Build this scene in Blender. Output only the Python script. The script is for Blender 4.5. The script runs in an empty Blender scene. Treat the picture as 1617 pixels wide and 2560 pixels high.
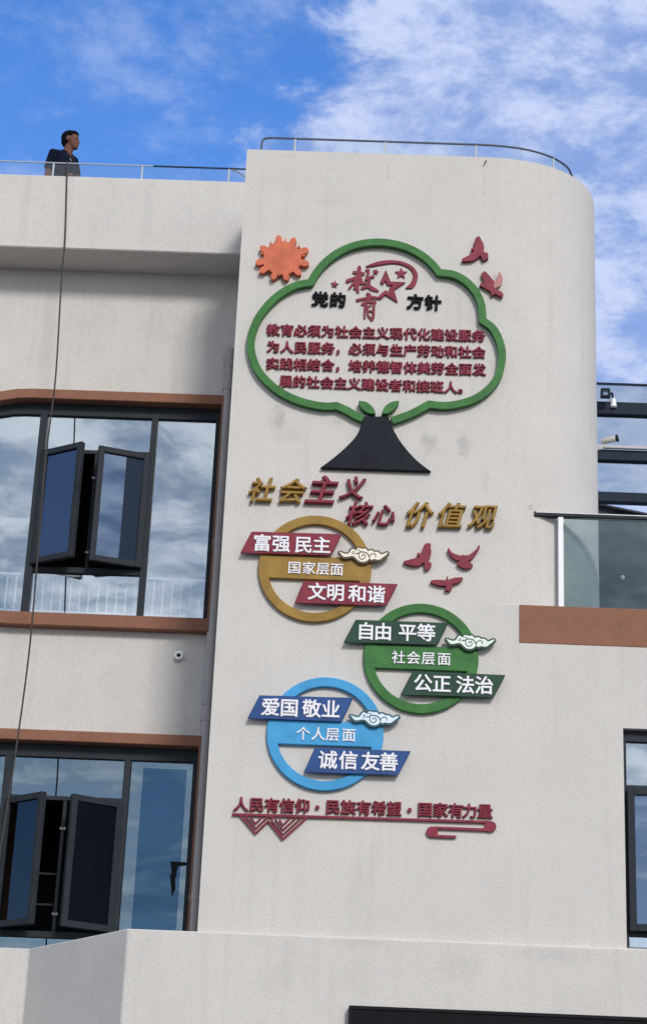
import bpy, bmesh, math, random
from mathutils import Vector, Matrix
from mathutils.geometry import delaunay_2d_cdt
random.seed(7)
R = math.radians
scene = bpy.context.scene
COL = scene.collection

# ------------------------------------------------------------------ camera
PW, PH, PF = 1617.0, 2560.0, 4763.0
PITCH, YAW, ROLL = R(21.354), R(-1.083), R(2.476)
CAM = Vector((0.0, -16.5, 1.6))
_fw = Vector((math.sin(YAW) * math.cos(PITCH), math.cos(YAW) * math.cos(PITCH), math.sin(PITCH)))
_r0 = Vector((math.cos(YAW), -math.sin(YAW), 0.0))
_u0 = _r0.cross(_fw)
_rt = _r0 * math.cos(ROLL) + _u0 * math.sin(ROLL)
_up = _u0 * math.cos(ROLL) - _r0 * math.sin(ROLL)
cam = bpy.data.cameras.new('camera')
cam.sensor_fit = 'VERTICAL'
cam.sensor_height = 24.0
cam.lens = 24.0 * PF / PH
cam.clip_start = 0.1
cam.clip_end = 3000.0
camo = bpy.data.objects.new('camera', cam)
COL.objects.link(camo)
camo.matrix_world = Matrix(((_rt.x, _up.x, -_fw.x, CAM.x), (_rt.y, _up.y, -_fw.y, CAM.y),
                            (_rt.z, _up.z, -_fw.z, CAM.z), (0, 0, 0, 1)))
scene.camera = camo
scene.cycles.transparent_max_bounces = 40
scene.cycles.max_bounces = 14

# ------------------------------------------------------------------ sky, sun, exposure
TO_SUN = Vector((0.34, -1.0, 0.62)).normalized()
SUN_EL = math.asin(TO_SUN.z)
SUN_ROT = math.atan2(TO_SUN.x, TO_SUN.y)
SKY_STRENGTH = 0.10
scene.view_settings.view_transform = 'Standard'
scene.view_settings.look = 'None'
scene.view_settings.gamma = 1.0
scene.view_settings.exposure = 0.22

world = bpy.data.worlds.new('World')
scene.world = world
world.use_nodes = True
wt = world.node_tree
for n in list(wt.nodes):
    wt.nodes.remove(n)


def wn(kind, **kw):
    n = wt.nodes.new(kind)
    for k, v in kw.items():
        setattr(n, k, v)
    return n


def wmath(op, a, b=None, c=None, clamp=False):
    n = wn('ShaderNodeMath', operation=op, use_clamp=clamp)
    for i, v in enumerate((a, b, c)):
        if v is None:
            continue
        if isinstance(v, (int, float)):
            n.inputs[i].default_value = v
        else:
            wt.links.new(v, n.inputs[i])
    return n.outputs[0]


def wramp(v, lo, hi):
    n = wn('ShaderNodeMapRange', interpolation_type='SMOOTHSTEP')
    wt.links.new(v, n.inputs['Value'])
    n.inputs['From Min'].default_value = lo
    n.inputs['From Max'].default_value = hi
    return n.outputs['Result']


def wnoise(vec, scale, detail, rough, dist=0.0):
    n = wn('ShaderNodeTexNoise')
    wt.links.new(vec, n.inputs['Vector'])
    n.inputs['Scale'].default_value = scale
    n.inputs['Detail'].default_value = detail
    n.inputs['Roughness'].default_value = rough
    n.inputs['Distortion'].default_value = dist
    return n.outputs['Fac']


out = wn('ShaderNodeOutputWorld')
bg = wn('ShaderNodeBackground')
bg.inputs['Strength'].default_value = SKY_STRENGTH
wt.links.new(bg.outputs[0], out.inputs[0])
sky = wn('ShaderNodeTexSky', sky_type='NISHITA')
sky.sun_disc = False
sky.sun_elevation = SUN_EL
sky.sun_rotation = SUN_ROT
sky.air_density = 1.0
sky.dust_density = 0.4
sky.ozone_density = 2.5
hs = wn('ShaderNodeHueSaturation')
hs.inputs['Hue'].default_value = 0.512
hs.inputs['Saturation'].default_value = 1.28
hs.inputs['Value'].default_value = 2.05
wt.links.new(sky.outputs[0], hs.inputs['Color'])
tc = wn('ShaderNodeTexCoord')
sep = wn('ShaderNodeSeparateXYZ')
wt.links.new(tc.outputs['Generated'], sep.inputs[0])
dx, dy, dz = sep.outputs
# clouds live on a high flat layer: direction / height
h = wmath('ADD', wmath('MAXIMUM', dz, 0.0), 0.10)
cmb = wn('ShaderNodeCombineXYZ')
wt.links.new(wmath('DIVIDE', dx, h), cmb.inputs[0])
wt.links.new(wmath('DIVIDE', dy, h), cmb.inputs[1])
plan = cmb.outputs[0]
n_big = wnoise(plan, 1.6, 3.0, 0.5)
n_mid = wnoise(plan, 8.0, 10.0, 0.64, 0.25)
n_fin = wnoise(plan, 30.0, 8.0, 0.66, 0.15)
north = wramp(dy, -0.25, 0.25)
# a bank of cloud to the north-east, its edge running up and to the east
edge = wmath('SUBTRACT', wmath('MULTIPLY', dx, 7.0), wmath('MULTIPLY', wmath('SUBTRACT', dz, 0.565), 5.6))
bank = wramp(wmath('ADD', edge, wmath('MULTIPLY', wmath('SUBTRACT', n_mid, 0.5), 1.5)), -0.34, 0.02)
tex = wmath('ADD', wmath('MULTIPLY', n_mid, 0.74), wmath('MULTIPLY', n_fin, 0.26))
bankc = wmath('MULTIPLY', bank, wmath('ADD', 0.74, wmath('MULTIPLY', wramp(tex, 0.40, 0.55), 0.25)))
wisp = wmath('MULTIPLY', wramp(tex, 0.45, 0.68), 0.35)
ncov = wmath('MAXIMUM', bankc, wisp)
# behind the viewer: broken cloud, thicker higher up, clearer near the horizon
sc_ = wmath('ADD', wmath('ADD', n_big, wmath('MULTIPLY', wmath('SUBTRACT', n_mid, 0.5), 0.9)),
            wmath('MULTIPLY', wmath('SUBTRACT', dz, 0.34), 1.3))
scov = wmath('MULTIPLY', wramp(sc_, 0.22, 0.48), wramp(dx, -0.82, -0.50))
mixc = wn('ShaderNodeMix', data_type='FLOAT')
wt.links.new(north, mixc.inputs['Factor'])
wt.links.new(scov, mixc.inputs['A'])
wt.links.new(ncov, mixc.inputs['B'])
cover = mixc.outputs['Result']
# sunlit and shaded cloud
ccol = wn('ShaderNodeMix', data_type='RGBA')
wt.links.new(wramp(tex, 0.40, 0.60), ccol.inputs['Factor'])
ccol.inputs['A'].default_value = (2.6, 3.6, 6.5, 1)
ccol.inputs['B'].default_value = (5.2, 6.0, 8.3, 1)
ccs = wn('ShaderNodeMix', data_type='RGBA')
wt.links.new(north, ccs.inputs['Factor'])
cs2 = wn('ShaderNodeMix', data_type='RGBA')
wt.links.new(wramp(n_mid, 0.35, 0.65), cs2.inputs['Factor'])
cs2.inputs['A'].default_value = (3.6, 4.6, 6.2, 1)
cs2.inputs['B'].default_value = (11.0, 11.3, 11.8, 1)
# the bright cloud lies in a belt some twenty to thirty degrees up; higher cloud is greyer
cs3 = wn('ShaderNodeMix', data_type='RGBA')
wt.links.new(wramp(dz, 0.48, 0.62), cs3.inputs['Factor'])
wt.links.new(cs2.outputs['Result'], cs3.inputs['A'])
cs3.inputs['B'].default_value = (4.4, 5.0, 6.2, 1)
wt.links.new(cs3.outputs['Result'], ccs.inputs['A'])
wt.links.new(ccol.outputs['Result'], ccs.inputs['B'])
skymix = wn('ShaderNodeMix', data_type='RGBA')
wt.links.new(cover, skymix.inputs['Factor'])
# the sky low in the sunny south is paler than the deep blue opposite
hss = wn('ShaderNodeHueSaturation')
hss.inputs['Saturation'].default_value = 0.72
hss.inputs['Value'].default_value = 1.15
wt.links.new(sky.outputs[0], hss.inputs['Color'])
skb = wn('ShaderNodeMix', data_type='RGBA')
wt.links.new(wramp(dy, -0.45, 0.10), skb.inputs['Factor'])
wt.links.new(hss.outputs[0], skb.inputs['A'])
wt.links.new(hs.outputs[0], skb.inputs['B'])
wt.links.new(skb.outputs['Result'], skymix.inputs['A'])
wt.links.new(ccs.outputs['Result'], skymix.inputs['B'])
wt.links.new(skymix.outputs['Result'], bg.inputs['Color'])

sun = bpy.data.lights.new('sun', 'SUN')
sun.energy = 1.9
sun.angle = R(12.0)
sun.color = (1.0, 0.96, 0.91)
suno = bpy.data.objects.new('sun', sun)
COL.objects.link(suno)
suno.location = TO_SUN * 60
suno.rotation_euler = TO_SUN.to_track_quat('Z', 'Y').to_euler()


# ------------------------------------------------------------------ pixel of the photograph -> point on the plane y = Y
def at(px, py, Y):
    d = _rt * (px - PW / 2) - _up * (py - PH / 2) + _fw * PF
    return CAM + d * ((Y - CAM.y) / d.y)


def crop(ox, oy, s):
    return lambda x, y: (ox + x / s, oy + y / s)


def flat(pts, Y):                       # list of photo pixels -> (x, z) on plane y = Y
    res = []
    for p in pts:
        v = at(p[0], p[1], Y)
        res.append((v.x, v.z))
    return res


# ------------------------------------------------------------------ materials
MATS = {}


def mat(name, color, rough=0.7, var=0.06, scale=8.0, bump=0.0, bscale=60.0, metal=0.0, spec=0.5, grain=0.0, streak=0.0):
    if name in MATS:
        return MATS[name]
    m = bpy.data.materials.new(name)
    m.use_nodes = True
    nt = m.node_tree
    b = nt.nodes['Principled BSDF']
    b.inputs['Roughness'].default_value = rough
    b.inputs['Metallic'].default_value = metal
    b.inputs['Specular IOR Level'].default_value = spec
    t = nt.nodes.new('ShaderNodeTexCoord')
    g = nt.nodes.new('ShaderNodeNewGeometry')
    n = nt.nodes.new('ShaderNodeTexNoise')
    n.inputs['Scale'].default_value = scale
    n.inputs['Detail'].default_value = 5.0
    n.inputs['Roughness'].default_value = 0.6
    nt.links.new(g.outputs['Position'], n.inputs['Vector'])
    mr = nt.nodes.new('ShaderNodeMapRange')
    mr.inputs['From Min'].default_value = 0.3
    mr.inputs['From Max'].default_value = 0.7
    mr.inputs['To Min'].default_value = 1.0 - var
    mr.inputs['To Max'].default_value = 1.0 + var
    nt.links.new(n.outputs['Fac'], mr.inputs['Value'])
    v = mr.outputs['Result']
    if grain > 0:
        n2 = nt.nodes.new('ShaderNodeTexNoise')
        n2.inputs['Scale'].default_value = 48.0
        n2.inputs['Detail'].default_value = 2.0
        nt.links.new(g.outputs['Position'], n2.inputs['Vector'])
        m2 = nt.nodes.new('ShaderNodeMapRange')
        m2.inputs['From Min'].default_value = 0.25
        m2.inputs['From Max'].default_value = 0.75
        m2.inputs['To Min'].default_value = 1.0 - grain
        m2.inputs['To Max'].default_value = 1.0 + grain
        nt.links.new(n2.outputs['Fac'], m2.inputs['Value'])
        mu = nt.nodes.new('ShaderNodeMath')
        mu.operation = 'MULTIPLY'
        nt.links.new(v, mu.inputs[0])
        nt.links.new(m2.outputs['Result'], mu.inputs[1])
        v = mu.outputs[0]
    if streak > 0:
        mp = nt.nodes.new('ShaderNodeMapping')
        mp.inputs['Scale'].default_value = (9.0, 9.0, 0.55)
        nt.links.new(g.outputs['Position'], mp.inputs['Vector'])
        n3 = nt.nodes.new('ShaderNodeTexNoise')
        n3.inputs['Scale'].default_value = 1.0
        n3.inputs['Detail'].default_value = 5.0
        nt.links.new(mp.outputs[0], n3.inputs['Vector'])
        m3 = nt.nodes.new('ShaderNodeMapRange')
        m3.interpolation_type = 'SMOOTHSTEP'
        m3.inputs['From Min'].default_value = 0.50
        m3.inputs['From Max'].default_value = 0.78
        m3.inputs['To Min'].default_value = 1.0
        m3.inputs['To Max'].default_value = 1.0 - streak
        nt.links.new(n3.outputs['Fac'], m3.inputs['Value'])
        mu3 = nt.nodes.new('ShaderNodeMath')
        mu3.operation = 'MULTIPLY'
        nt.links.new(v, mu3.inputs[0])
        nt.links.new(m3.outputs['Result'], mu3.inputs[1])
        v = mu3.outputs[0]
    mx = nt.nodes.new('ShaderNodeMix')
    mx.data_type = 'RGBA'
    mx.blend_type = 'MULTIPLY'
    mx.inputs['Factor'].default_value = 1.0
    mx.inputs['A'].default_value = (*color, 1)
    cb = nt.nodes.new('ShaderNodeCombineColor')
    for k in range(3):
        nt.links.new(v, cb.inputs[k])
    nt.links.new(cb.outputs[0], mx.inputs['B'])
    nt.links.new(mx.outputs['Result'], b.inputs['Base Color'])
    if bump > 0:
        nb = nt.nodes.new('ShaderNodeTexNoise')
        nb.inputs['Scale'].default_value = bscale
        nb.inputs['Detail'].default_value = 4.0
        nt.links.new(g.outputs['Position'], nb.inputs['Vector'])
        bp = nt.nodes.new('ShaderNodeBump')
        bp.inputs['Strength'].default_value = bump
        bp.inputs['Distance'].default_value = 0.01
        nt.links.new(nb.outputs['Fac'], bp.inputs['Height'])
        nt.links.new(bp.outputs[0], b.inputs['Normal'])
    m['_mul'] = mx.name
    MATS[name] = m
    return m


def add_smudges(m, spots):
    """rain-washed grey smudges at fixed places on the render: (x, z, half width, half height, strength)"""
    nt = m.node_tree
    b = nt.nodes['Principled BSDF']
    src = b.inputs['Base Color'].links[0].from_socket
    g = nt.nodes.new('ShaderNodeNewGeometry')
    s = nt.nodes.new('ShaderNodeSeparateXYZ')
    nt.links.new(g.outputs['Position'], s.inputs[0])

    def M(op, a, c=None):
        n = nt.nodes.new('ShaderNodeMath')
        n.operation = op
        for i, q in enumerate((a, c)):
            if q is None:
                continue
            if isinstance(q, (int, float)):
                n.inputs[i].default_value = q
            else:
                nt.links.new(q, n.inputs[i])
        return n.outputs[0]
    nz = nt.nodes.new('ShaderNodeTexNoise')
    nz.inputs['Scale'].default_value = 14.0
    nz.inputs['Detail'].default_value = 6.0
    nt.links.new(g.outputs['Position'], nz.inputs['Vector'])
    tot = None
    for (x, z, hw, hh, st) in spots:
        u = M('DIVIDE', M('SUBTRACT', s.outputs[0], x), hw)
        w = M('DIVIDE', M('SUBTRACT', s.outputs[2], z), hh)
        d = M('SQRT', M('ADD', M('MULTIPLY', u, u), M('MULTIPLY', w, w)))
        d = M('ADD', d, M('MULTIPLY', M('SUBTRACT', nz.outputs['Fac'], 0.5), 2.2))
        mr = nt.nodes.new('ShaderNodeMapRange')
        mr.interpolation_type = 'SMOOTHSTEP'
        nt.links.new(d, mr.inputs['Value'])
        mr.inputs['From Min'].default_value = 0.1
        mr.inputs['From Max'].default_value = 1.2
        mr.inputs['To Min'].default_value = st
        mr.inputs['To Max'].default_value = 0.0
        tot = mr.outputs['Result'] if tot is None else M('MAXIMUM', tot, mr.outputs['Result'])
    mx = nt.nodes.new('ShaderNodeMix')
    mx.data_type = 'RGBA'
    nt.links.new(tot, mx.inputs['Factor'])
    nt.links.new(src, mx.inputs['A'])
    mx.inputs['B'].default_value = (0.24, 0.23, 0.22, 1)
    nt.links.new(mx.outputs['Result'], b.inputs['Base Color'])


def glass(name, tint, refl, fac, rough=0.0):
    """thin coated sheet: part of the light goes straight through (tinted), part is mirrored"""
    m = bpy.data.materials.new(name)
    m.use_nodes = True
    nt = m.node_tree
    for n in list(nt.nodes):
        nt.nodes.remove(n)
    o = nt.nodes.new('ShaderNodeOutputMaterial')
    tr = nt.nodes.new('ShaderNodeBsdfTransparent')
    tr.inputs['Color'].default_value = (*tint, 1)
    gl = nt.nodes.new('ShaderNodeBsdfGlossy')
    gl.inputs['Color'].default_value = (*refl, 1)
    gl.inputs['Roughness'].default_value = rough
    fr = nt.nodes.new('ShaderNodeFresnel')
    fr.inputs['IOR'].default_value = 1.5
    ad = nt.nodes.new('ShaderNodeMath')
    ad.operation = 'ADD'
    ad.use_clamp = True
    ad.inputs[1].default_value = fac
    nt.links.new(fr.outputs[0], ad.inputs[0])
    # float glass is never dead flat: a long gentle ripple bends what it mirrors
    g = nt.nodes.new('ShaderNodeNewGeometry')
    nz = nt.nodes.new('ShaderNodeTexNoise')
    nz.inputs['Scale'].default_value = 1.3
    nz.inputs['Detail'].default_value = 1.0
    nt.links.new(g.outputs['Position'], nz.inputs['Vector'])
    bp = nt.nodes.new('ShaderNodeBump')
    bp.inputs['Strength'].default_value = 0.05
    bp.inputs['Distance'].default_value = 0.03
    nt.links.new(nz.outputs['Fac'], bp.inputs['Height'])
    nt.links.new(bp.outputs[0], gl.inputs['Normal'])
    mx = nt.nodes.new('ShaderNodeMixShader')
    nt.links.new(ad.outputs[0], mx.inputs[0])
    nt.links.new(tr.outputs[0], mx.inputs[1])
    nt.links.new(gl.outputs[0], mx.inputs[2])
    nt.links.new(mx.outputs[0], o.inputs[0])
    MATS[name] = m
    return m


def dusty_glass(name, tint, dust, fac):  # clear sheet; a diffuse share paints in pale haze instead of a reflection
    m = bpy.data.materials.new(name)
    m.use_nodes = True
    nt = m.node_tree
    for n in list(nt.nodes):
        nt.nodes.remove(n)
    o = nt.nodes.new('ShaderNodeOutputMaterial')
    tr = nt.nodes.new('ShaderNodeBsdfTransparent')
    tr.inputs['Color'].default_value = (*tint, 1)
    df = nt.nodes.new('ShaderNodeBsdfDiffuse')
    df.inputs['Color'].default_value = (*dust, 1)
    mx = nt.nodes.new('ShaderNodeMixShader')
    mx.inputs[0].default_value = fac
    nt.links.new(tr.outputs[0], mx.inputs[1])
    nt.links.new(df.outputs[0], mx.inputs[2])
    nt.links.new(mx.outputs[0], o.inputs[0])
    MATS[name] = m
    return m


WALL = mat('pale_stucco', (0.61, 0.580, 0.550), 0.9, 0.04, 1.7, 0.28, 55.0, spec=0.1, grain=0.07, streak=0.065)
WALLT = mat('pale_stucco_of_tower', (0.61, 0.580, 0.550), 0.9, 0.04, 1.7, 0.28, 55.0, spec=0.1, grain=0.07, streak=0.065)
BROWN = mat('terracotta_paint', (0.255, 0.115, 0.072), 0.75, 0.08, 6.0, 0.15, 70.0, spec=0.3, grain=0.06)
ALU = mat('charcoal_aluminium', (0.028, 0.034, 0.042), 0.6, 0.12, 5.0, 0.0, spec=0.15)
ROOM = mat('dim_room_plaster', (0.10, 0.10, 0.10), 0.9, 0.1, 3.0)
WHITE = mat('white_enamel', (0.80, 0.81, 0.82), 0.4, 0.03, 6.0)
CREAM = mat('cream_plastic', (0.55, 0.53, 0.49), 0.5, 0.05, 6.0)
PALEST = mat('pale_grey_steel', (0.42, 0.46, 0.50), 0.5, 0.05, 6.0, spec=0.3)
PIPE = mat('grey_plastic_pipe', (0.42, 0.39, 0.385), 0.55, 0.06, 5.0)
GREEN = mat('leaf_green_paint', (0.045, 0.165, 0.042), 0.5, 0.22, 7.0, 0.05, 40.0, spec=0.18)
DGREEN = mat('bottle_green_paint', (0.022, 0.062, 0.040), 0.5, 0.15, 7.0, 0.05, 40.0, spec=0.18)
CRIMSON = mat('crimson_paint', (0.225, 0.030, 0.050), 0.5, 0.2, 9.0, 0.05, 40.0, spec=0.18)
GOLD = mat('ochre_gold_paint', (0.315, 0.187, 0.042), 0.5, 0.2, 7.0, 0.05, 40.0, spec=0.18)
AZURE = mat('sky_blue_paint', (0.060, 0.325, 0.62), 0.5, 0.12, 6.0, 0.05, 40.0, spec=0.18)
NAVY = mat('royal_blue_paint', (0.028, 0.078, 0.24), 0.5, 0.15, 7.0, 0.05, 40.0, spec=0.18)
ORANGE = mat('faded_orange_paint', (0.60, 0.15, 0.078), 0.5, 0.25, 5.0, 0.06, 30.0, spec=0.18)
TRUNK = mat('blue_black_paint', (0.013, 0.015, 0.023), 0.6, 0.3, 5.0, 0.05, 40.0, spec=0.12)
BLACK = mat('black_acrylic', (0.010, 0.012, 0.015), 0.6, 0.1, 8.0, spec=0.1)
LWHITE = mat('white_acrylic', (0.82, 0.80, 0.84), 0.45, 0.03, 9.0)
PINK = mat('sun_faded_red', (0.42, 0.16, 0.16), 0.55, 0.12, 20.0)
STEEL = mat('brushed_steel', (0.30, 0.30, 0.31), 0.35, 0.1, 20.0, metal=0.8)
DARKST = mat('dark_steel_rail', (0.030, 0.035, 0.042), 0.6, 0.2, 6.0, spec=0.15)
ROPE = mat('dark_braided_rope', (0.055, 0.048, 0.044), 0.9, 0.35, 40.0)
SCREEN = mat('black_led_face', (0.009, 0.009, 0.011), 0.7, 0.15, 8.0, 0.1, 90.0, spec=0.1)
BEZEL = mat('grey_sheet_metal', (0.40, 0.40, 0.41), 0.5, 0.08, 6.0)
BEAM = mat('navy_steel_beam', (0.018, 0.027, 0.044), 0.6, 0.15, 5.0, spec=0.1)
SLATE = mat('weathered_slate', (0.058, 0.068, 0.082), 0.9, 0.35, 3.0, spec=0.1)
GROUND = mat('dark_asphalt', (0.085, 0.085, 0.085), 0.9, 0.12, 0.6)
SKIN = mat('tanned_skin', (0.15, 0.068, 0.046), 0.7, 0.12, 30.0, spec=0.2)
SHIRT = mat('navy_polo_cloth', (0.008, 0.011, 0.024), 1.0, 0.25, 40.0, spec=0.05)
HAIR = mat('black_hair', (0.006, 0.006, 0.008), 0.9, 0.3, 80.0, spec=0.05)
TROUSER = mat('charcoal_cloth', (0.03, 0.03, 0.035), 0.9, 0.2, 30.0)
GLASS = glass('coated_window_glass', (0.95, 0.97, 0.98), (0.84, 0.92, 1.0), 0.28)
GLASSB = glass('blue_film_glass', (0.52, 0.62, 0.70), (0.56, 0.70, 0.80), 0.19)
FILM = glass('blue_film', (0.70, 0.80, 0.88), (0.6, 0.7, 0.8), -0.02)
SASHDK = glass('dark_sash_glass', (0.30, 0.34, 0.40), (0.45, 0.55, 0.66), 0.04)
SASHGL = glass('tinted_sash_glass', (0.34, 0.42, 0.55), (0.55, 0.70, 0.92), 0.22)
RAILST = mat('blue_grey_rail', (0.085, 0.105, 0.135), 0.5, 0.15, 6.0, spec=0.3)
RAILGL = dusty_glass('clear_balustrade_glass', (0.93, 0.96, 0.97), (0.62, 0.66, 0.70), 0.05)
BALCGL = glass('green_balustrade_glass', (0.72, 0.78, 0.78), (0.8, 0.9, 0.95), 0.03)
SCRGL = glass('grey_screen_glass', (0.78, 0.80, 0.80), (0.75, 0.85, 0.95), 0.06)


# ------------------------------------------------------------------ objects
ORG = {}


def tag(o, label=None, cat=None, group=None, kind=None):
    if label:
        o['label'] = label
    if cat:
        o['category'] = cat
    if group:
        o['group'] = group
    if kind:
        o['kind'] = kind
    return o


def empty(name, loc, label, cat, group=None):
    o = bpy.data.objects.new(name, None)
    o.empty_display_size = 0.1
    o.location = loc
    COL.objects.link(o)
    ORG[o.name] = Vector(loc)
    return tag(o, label, cat, group)


class MB:
    def __init__(s):
        s.v, s.f = [], []

    def add(s, vs, fs):
        b = len(s.v)
        s.v += [Vector(v) for v in vs]
        s.f += [[b + i for i in f] for f in fs]
        return s

    def box(s, x0, x1, y0, y1, z0, z1):
        x0, x1 = sorted((x0, x1)); y0, y1 = sorted((y0, y1)); z0, z1 = sorted((z0, z1))
        return s.add([(x0, y0, z0), (x1, y0, z0), (x1, y1, z0), (x0, y1, z0),
                      (x0, y0, z1), (x1, y0, z1), (x1, y1, z1), (x0, y1, z1)],
                     [(0, 3, 2, 1), (4, 5, 6, 7), (0, 1, 5, 4), (1, 2, 6, 5), (2, 3, 7, 6), (3, 0, 4, 7)])

    def plate(s, polys, y0, y1, holes=()):
        """union of outlines in the (x, z) plane, minus holes, between y0 (front) and y1"""
        vs, fs = [], []
        for p in list(polys) + list(holes):
            b = len(vs)
            vs += [Vector(q) for q in p]
            fs.append(list(range(b, b + len(p))))
        n = len(polys)
        ov, oe, of, _, _, oo = delaunay_2d_cdt(vs, [], fs, 0, 1e-6)
        keep = [f for f, g in zip(of, oo) if any(i < n for i in g) and not any(i >= n for i in g)]
        return s._extrude2(ov, keep, lambda p, t: (p[0], y0 if t == 0 else y1, p[1]))

    def _extrude2(s, ov, keep, place):
        used = sorted({i for f in keep for i in f})
        ix = {u: k for k, u in enumerate(used)}
        m = len(used)
        V = [place(ov[u], 0) for u in used] + [place(ov[u], 1) for u in used]
        F = [[ix[i] for i in f] for f in keep] + [[ix[i] + m for i in reversed(f)] for f in keep]
        cnt = {}
        for f in keep:
            for a, b in zip(f, f[1:] + f[:1]):
                cnt[(a, b)] = 1
        for (a, b) in list(cnt):
            if (b, a) not in cnt:
                F.append([ix[b], ix[a], ix[a] + m, ix[b] + m])
        return s.add(V, F)

    def prism_z(s, poly, z0, z1):
        n = len(poly)
        V = [(p[0], p[1], z0) for p in poly] + [(p[0], p[1], z1) for p in poly]
        F = [[i, (i + 1) % n, n + (i + 1) % n, n + i] for i in range(n)]
        F += [list(reversed(range(n))), list(range(n, 2 * n))]
        return s.add(V, F)

    def prism_x(s, poly, x0, x1):            # poly in (y, z)
        n = len(poly)
        V = [(x0, p[0], p[1]) for p in poly] + [(x1, p[0], p[1]) for p in poly]
        F = [[i, (i + 1) % n, n + (i + 1) % n, n + i] for i in range(n)]
        F += [list(reversed(range(n))), list(range(n, 2 * n))]
        return s.add(V, F)

    def tube(s, pts, r, seg=10, caps=True):
        pts = [Vector(p) for p in pts]
        rs = r if isinstance(r, (list, tuple)) else [r] * len(pts)
        V, F = [], []
        prev = None
        for i, p in enumerate(pts):
            t = (pts[min(i + 1, len(pts) - 1)] - pts[max(i - 1, 0)]).normalized()
            if prev is None:
                a = Vector((0, 0, 1)) if abs(t.z) < 0.9 else Vector((1, 0, 0))
                u = t.cross(a).normalized()
            else:
                u = (prev - t * prev.dot(t)).normalized()
            prev = u
            w = t.cross(u)
            for k in range(seg):
                an = 2 * math.pi * k / seg
                V.append(p + (u * math.cos(an) + w * math.sin(an)) * rs[i])
        for i in range(len(pts) - 1):
            for k in range(seg):
                k2 = (k + 1) % seg
                F.append([i * seg + k, i * seg + k2, (i + 1) * seg + k2, (i + 1) * seg + k])
        if caps:
            F.append(list(reversed(range(seg))))
            F.append([(len(pts) - 1) * seg + k for k in range(seg)])
        return s.add(V, F)

    def ellipsoid(s, c, rad, rot=None, nu=20, nv=14):
        V, F = [], []
        for j in range(nv + 1):
            th = math.pi * j / nv
            for i in range(nu):
                ph = 2 * math.pi * i / nu
                p = Vector((rad[0] * math.sin(th) * math.cos(ph), rad[1] * math.sin(th) * math.sin(ph), rad[2] * math.cos(th)))
                if rot:
                    p = rot @ p
                V.append(Vector(c) + p)
        for j in range(nv):
            for i in range(nu):
                F.append([j * nu + i, (j + 1) * nu + i, (j + 1) * nu + (i + 1) % nu, j * nu + (i + 1) % nu])
        return s.add(V, F)

    def build(s, name, material, parent=None, bevel=0.0, smooth=None, loc=None, voxel=0.0, seg=1):
        org = ORG.get(parent.name, Vector((0, 0, 0))) if parent else Vector(loc or (0, 0, 0))
        me = bpy.data.meshes.new(name)
        me.from_pydata([v - org for v in s.v], [], s.f)
        bm = bmesh.new()
        bm.from_mesh(me)
        bmesh.ops.remove_doubles(bm, verts=bm.verts, dist=1e-6)
        bmesh.ops.recalc_face_normals(bm, faces=bm.faces)
        if smooth:
            for f in bm.faces:
                f.smooth = True
            for e in bm.edges:
                if len(e.link_faces) == 2 and e.calc_face_angle(0) > R(smooth):
                    e.smooth = False
        bm.to_mesh(me)
        bm.free()
        o = bpy.data.objects.new(name, me)
        COL.objects.link(o)
        if material:
            me.materials.append(material)
        if parent:
            o.parent = parent
            ORG[o.name] = org.copy()
        else:
            o.location = org
            ORG[o.name] = org.copy()
        if voxel > 0:
            md = o.modifiers.new('join', 'REMESH')
            md.mode = 'VOXEL'
            md.voxel_size = voxel
            md.use_smooth_shade = True
            ms = o.modifiers.new('soften', 'SMOOTH')
            ms.factor = 0.5
            ms.iterations = 4
        if bevel > 0:
            md = o.modifiers.new('bevel', 'BEVEL')
            md.width = bevel
            md.segments = seg
            md.limit_method = 'ANGLE'
            md.angle_limit = R(40)
        return o


def spline(pts, n=8, closed=False):
    """Catmull-Rom through 2-D points"""
    out_ = []
    m = len(pts)
    rng = range(m) if closed else range(m - 1)
    for i in rng:
        if closed:
            p = [pts[(i + k) % m] for k in (-1, 0, 1, 2)]
        else:
            p = [pts[max(i - 1, 0)], pts[i], pts[i + 1], pts[min(i + 2, m - 1)]]
        for k in range(n):
            t = k / n
            out_.append(tuple(0.5 * ((2 * p[1][c]) + (-p[0][c] + p[2][c]) * t + (2 * p[0][c] - 5 * p[1][c] + 4 * p[2][c] - p[3][c]) * t * t
                                     + (-p[0][c] + 3 * p[1][c] - 3 * p[2][c] + p[3][c]) * t ** 3) for c in range(len(pts[0]))))
    if not closed:
        out_.append(tuple(pts[-1]))
    return out_


def stroke(pts, w):
    """outlines of a brush stroke: one quad per step and a disc at each joint; joined later by plate()"""
    ws = w if isinstance(w, (list, tuple)) else [w] * len(pts)
    res = []
    for i, p in enumerate(pts):
        r = ws[i] / 2
        res.append([(p[0] + r * math.cos(a * math.pi / 7), p[1] + r * math.sin(a * math.pi / 7)) for a in range(14)])
    for i in range(len(pts) - 1):
        a, b = Vector(pts[i]), Vector(pts[i + 1])
        d = (b - a)
        if d.length < 1e-9:
            continue
        nrm = Vector((-d.y, d.x)).normalized()
        res.append([tuple(a + nrm * ws[i] / 2), tuple(a - nrm * ws[i] / 2), tuple(b - nrm * ws[i + 1] / 2), tuple(b + nrm * ws[i + 1] / 2)])
    return [ccw(p) for p in res]


def ccw(p):
    a = sum(p[i][0] * p[(i + 1) % len(p)][1] - p[(i + 1) % len(p)][0] * p[i][1] for i in range(len(p)))
    return list(p) if a > 0 else list(reversed(p))


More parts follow.
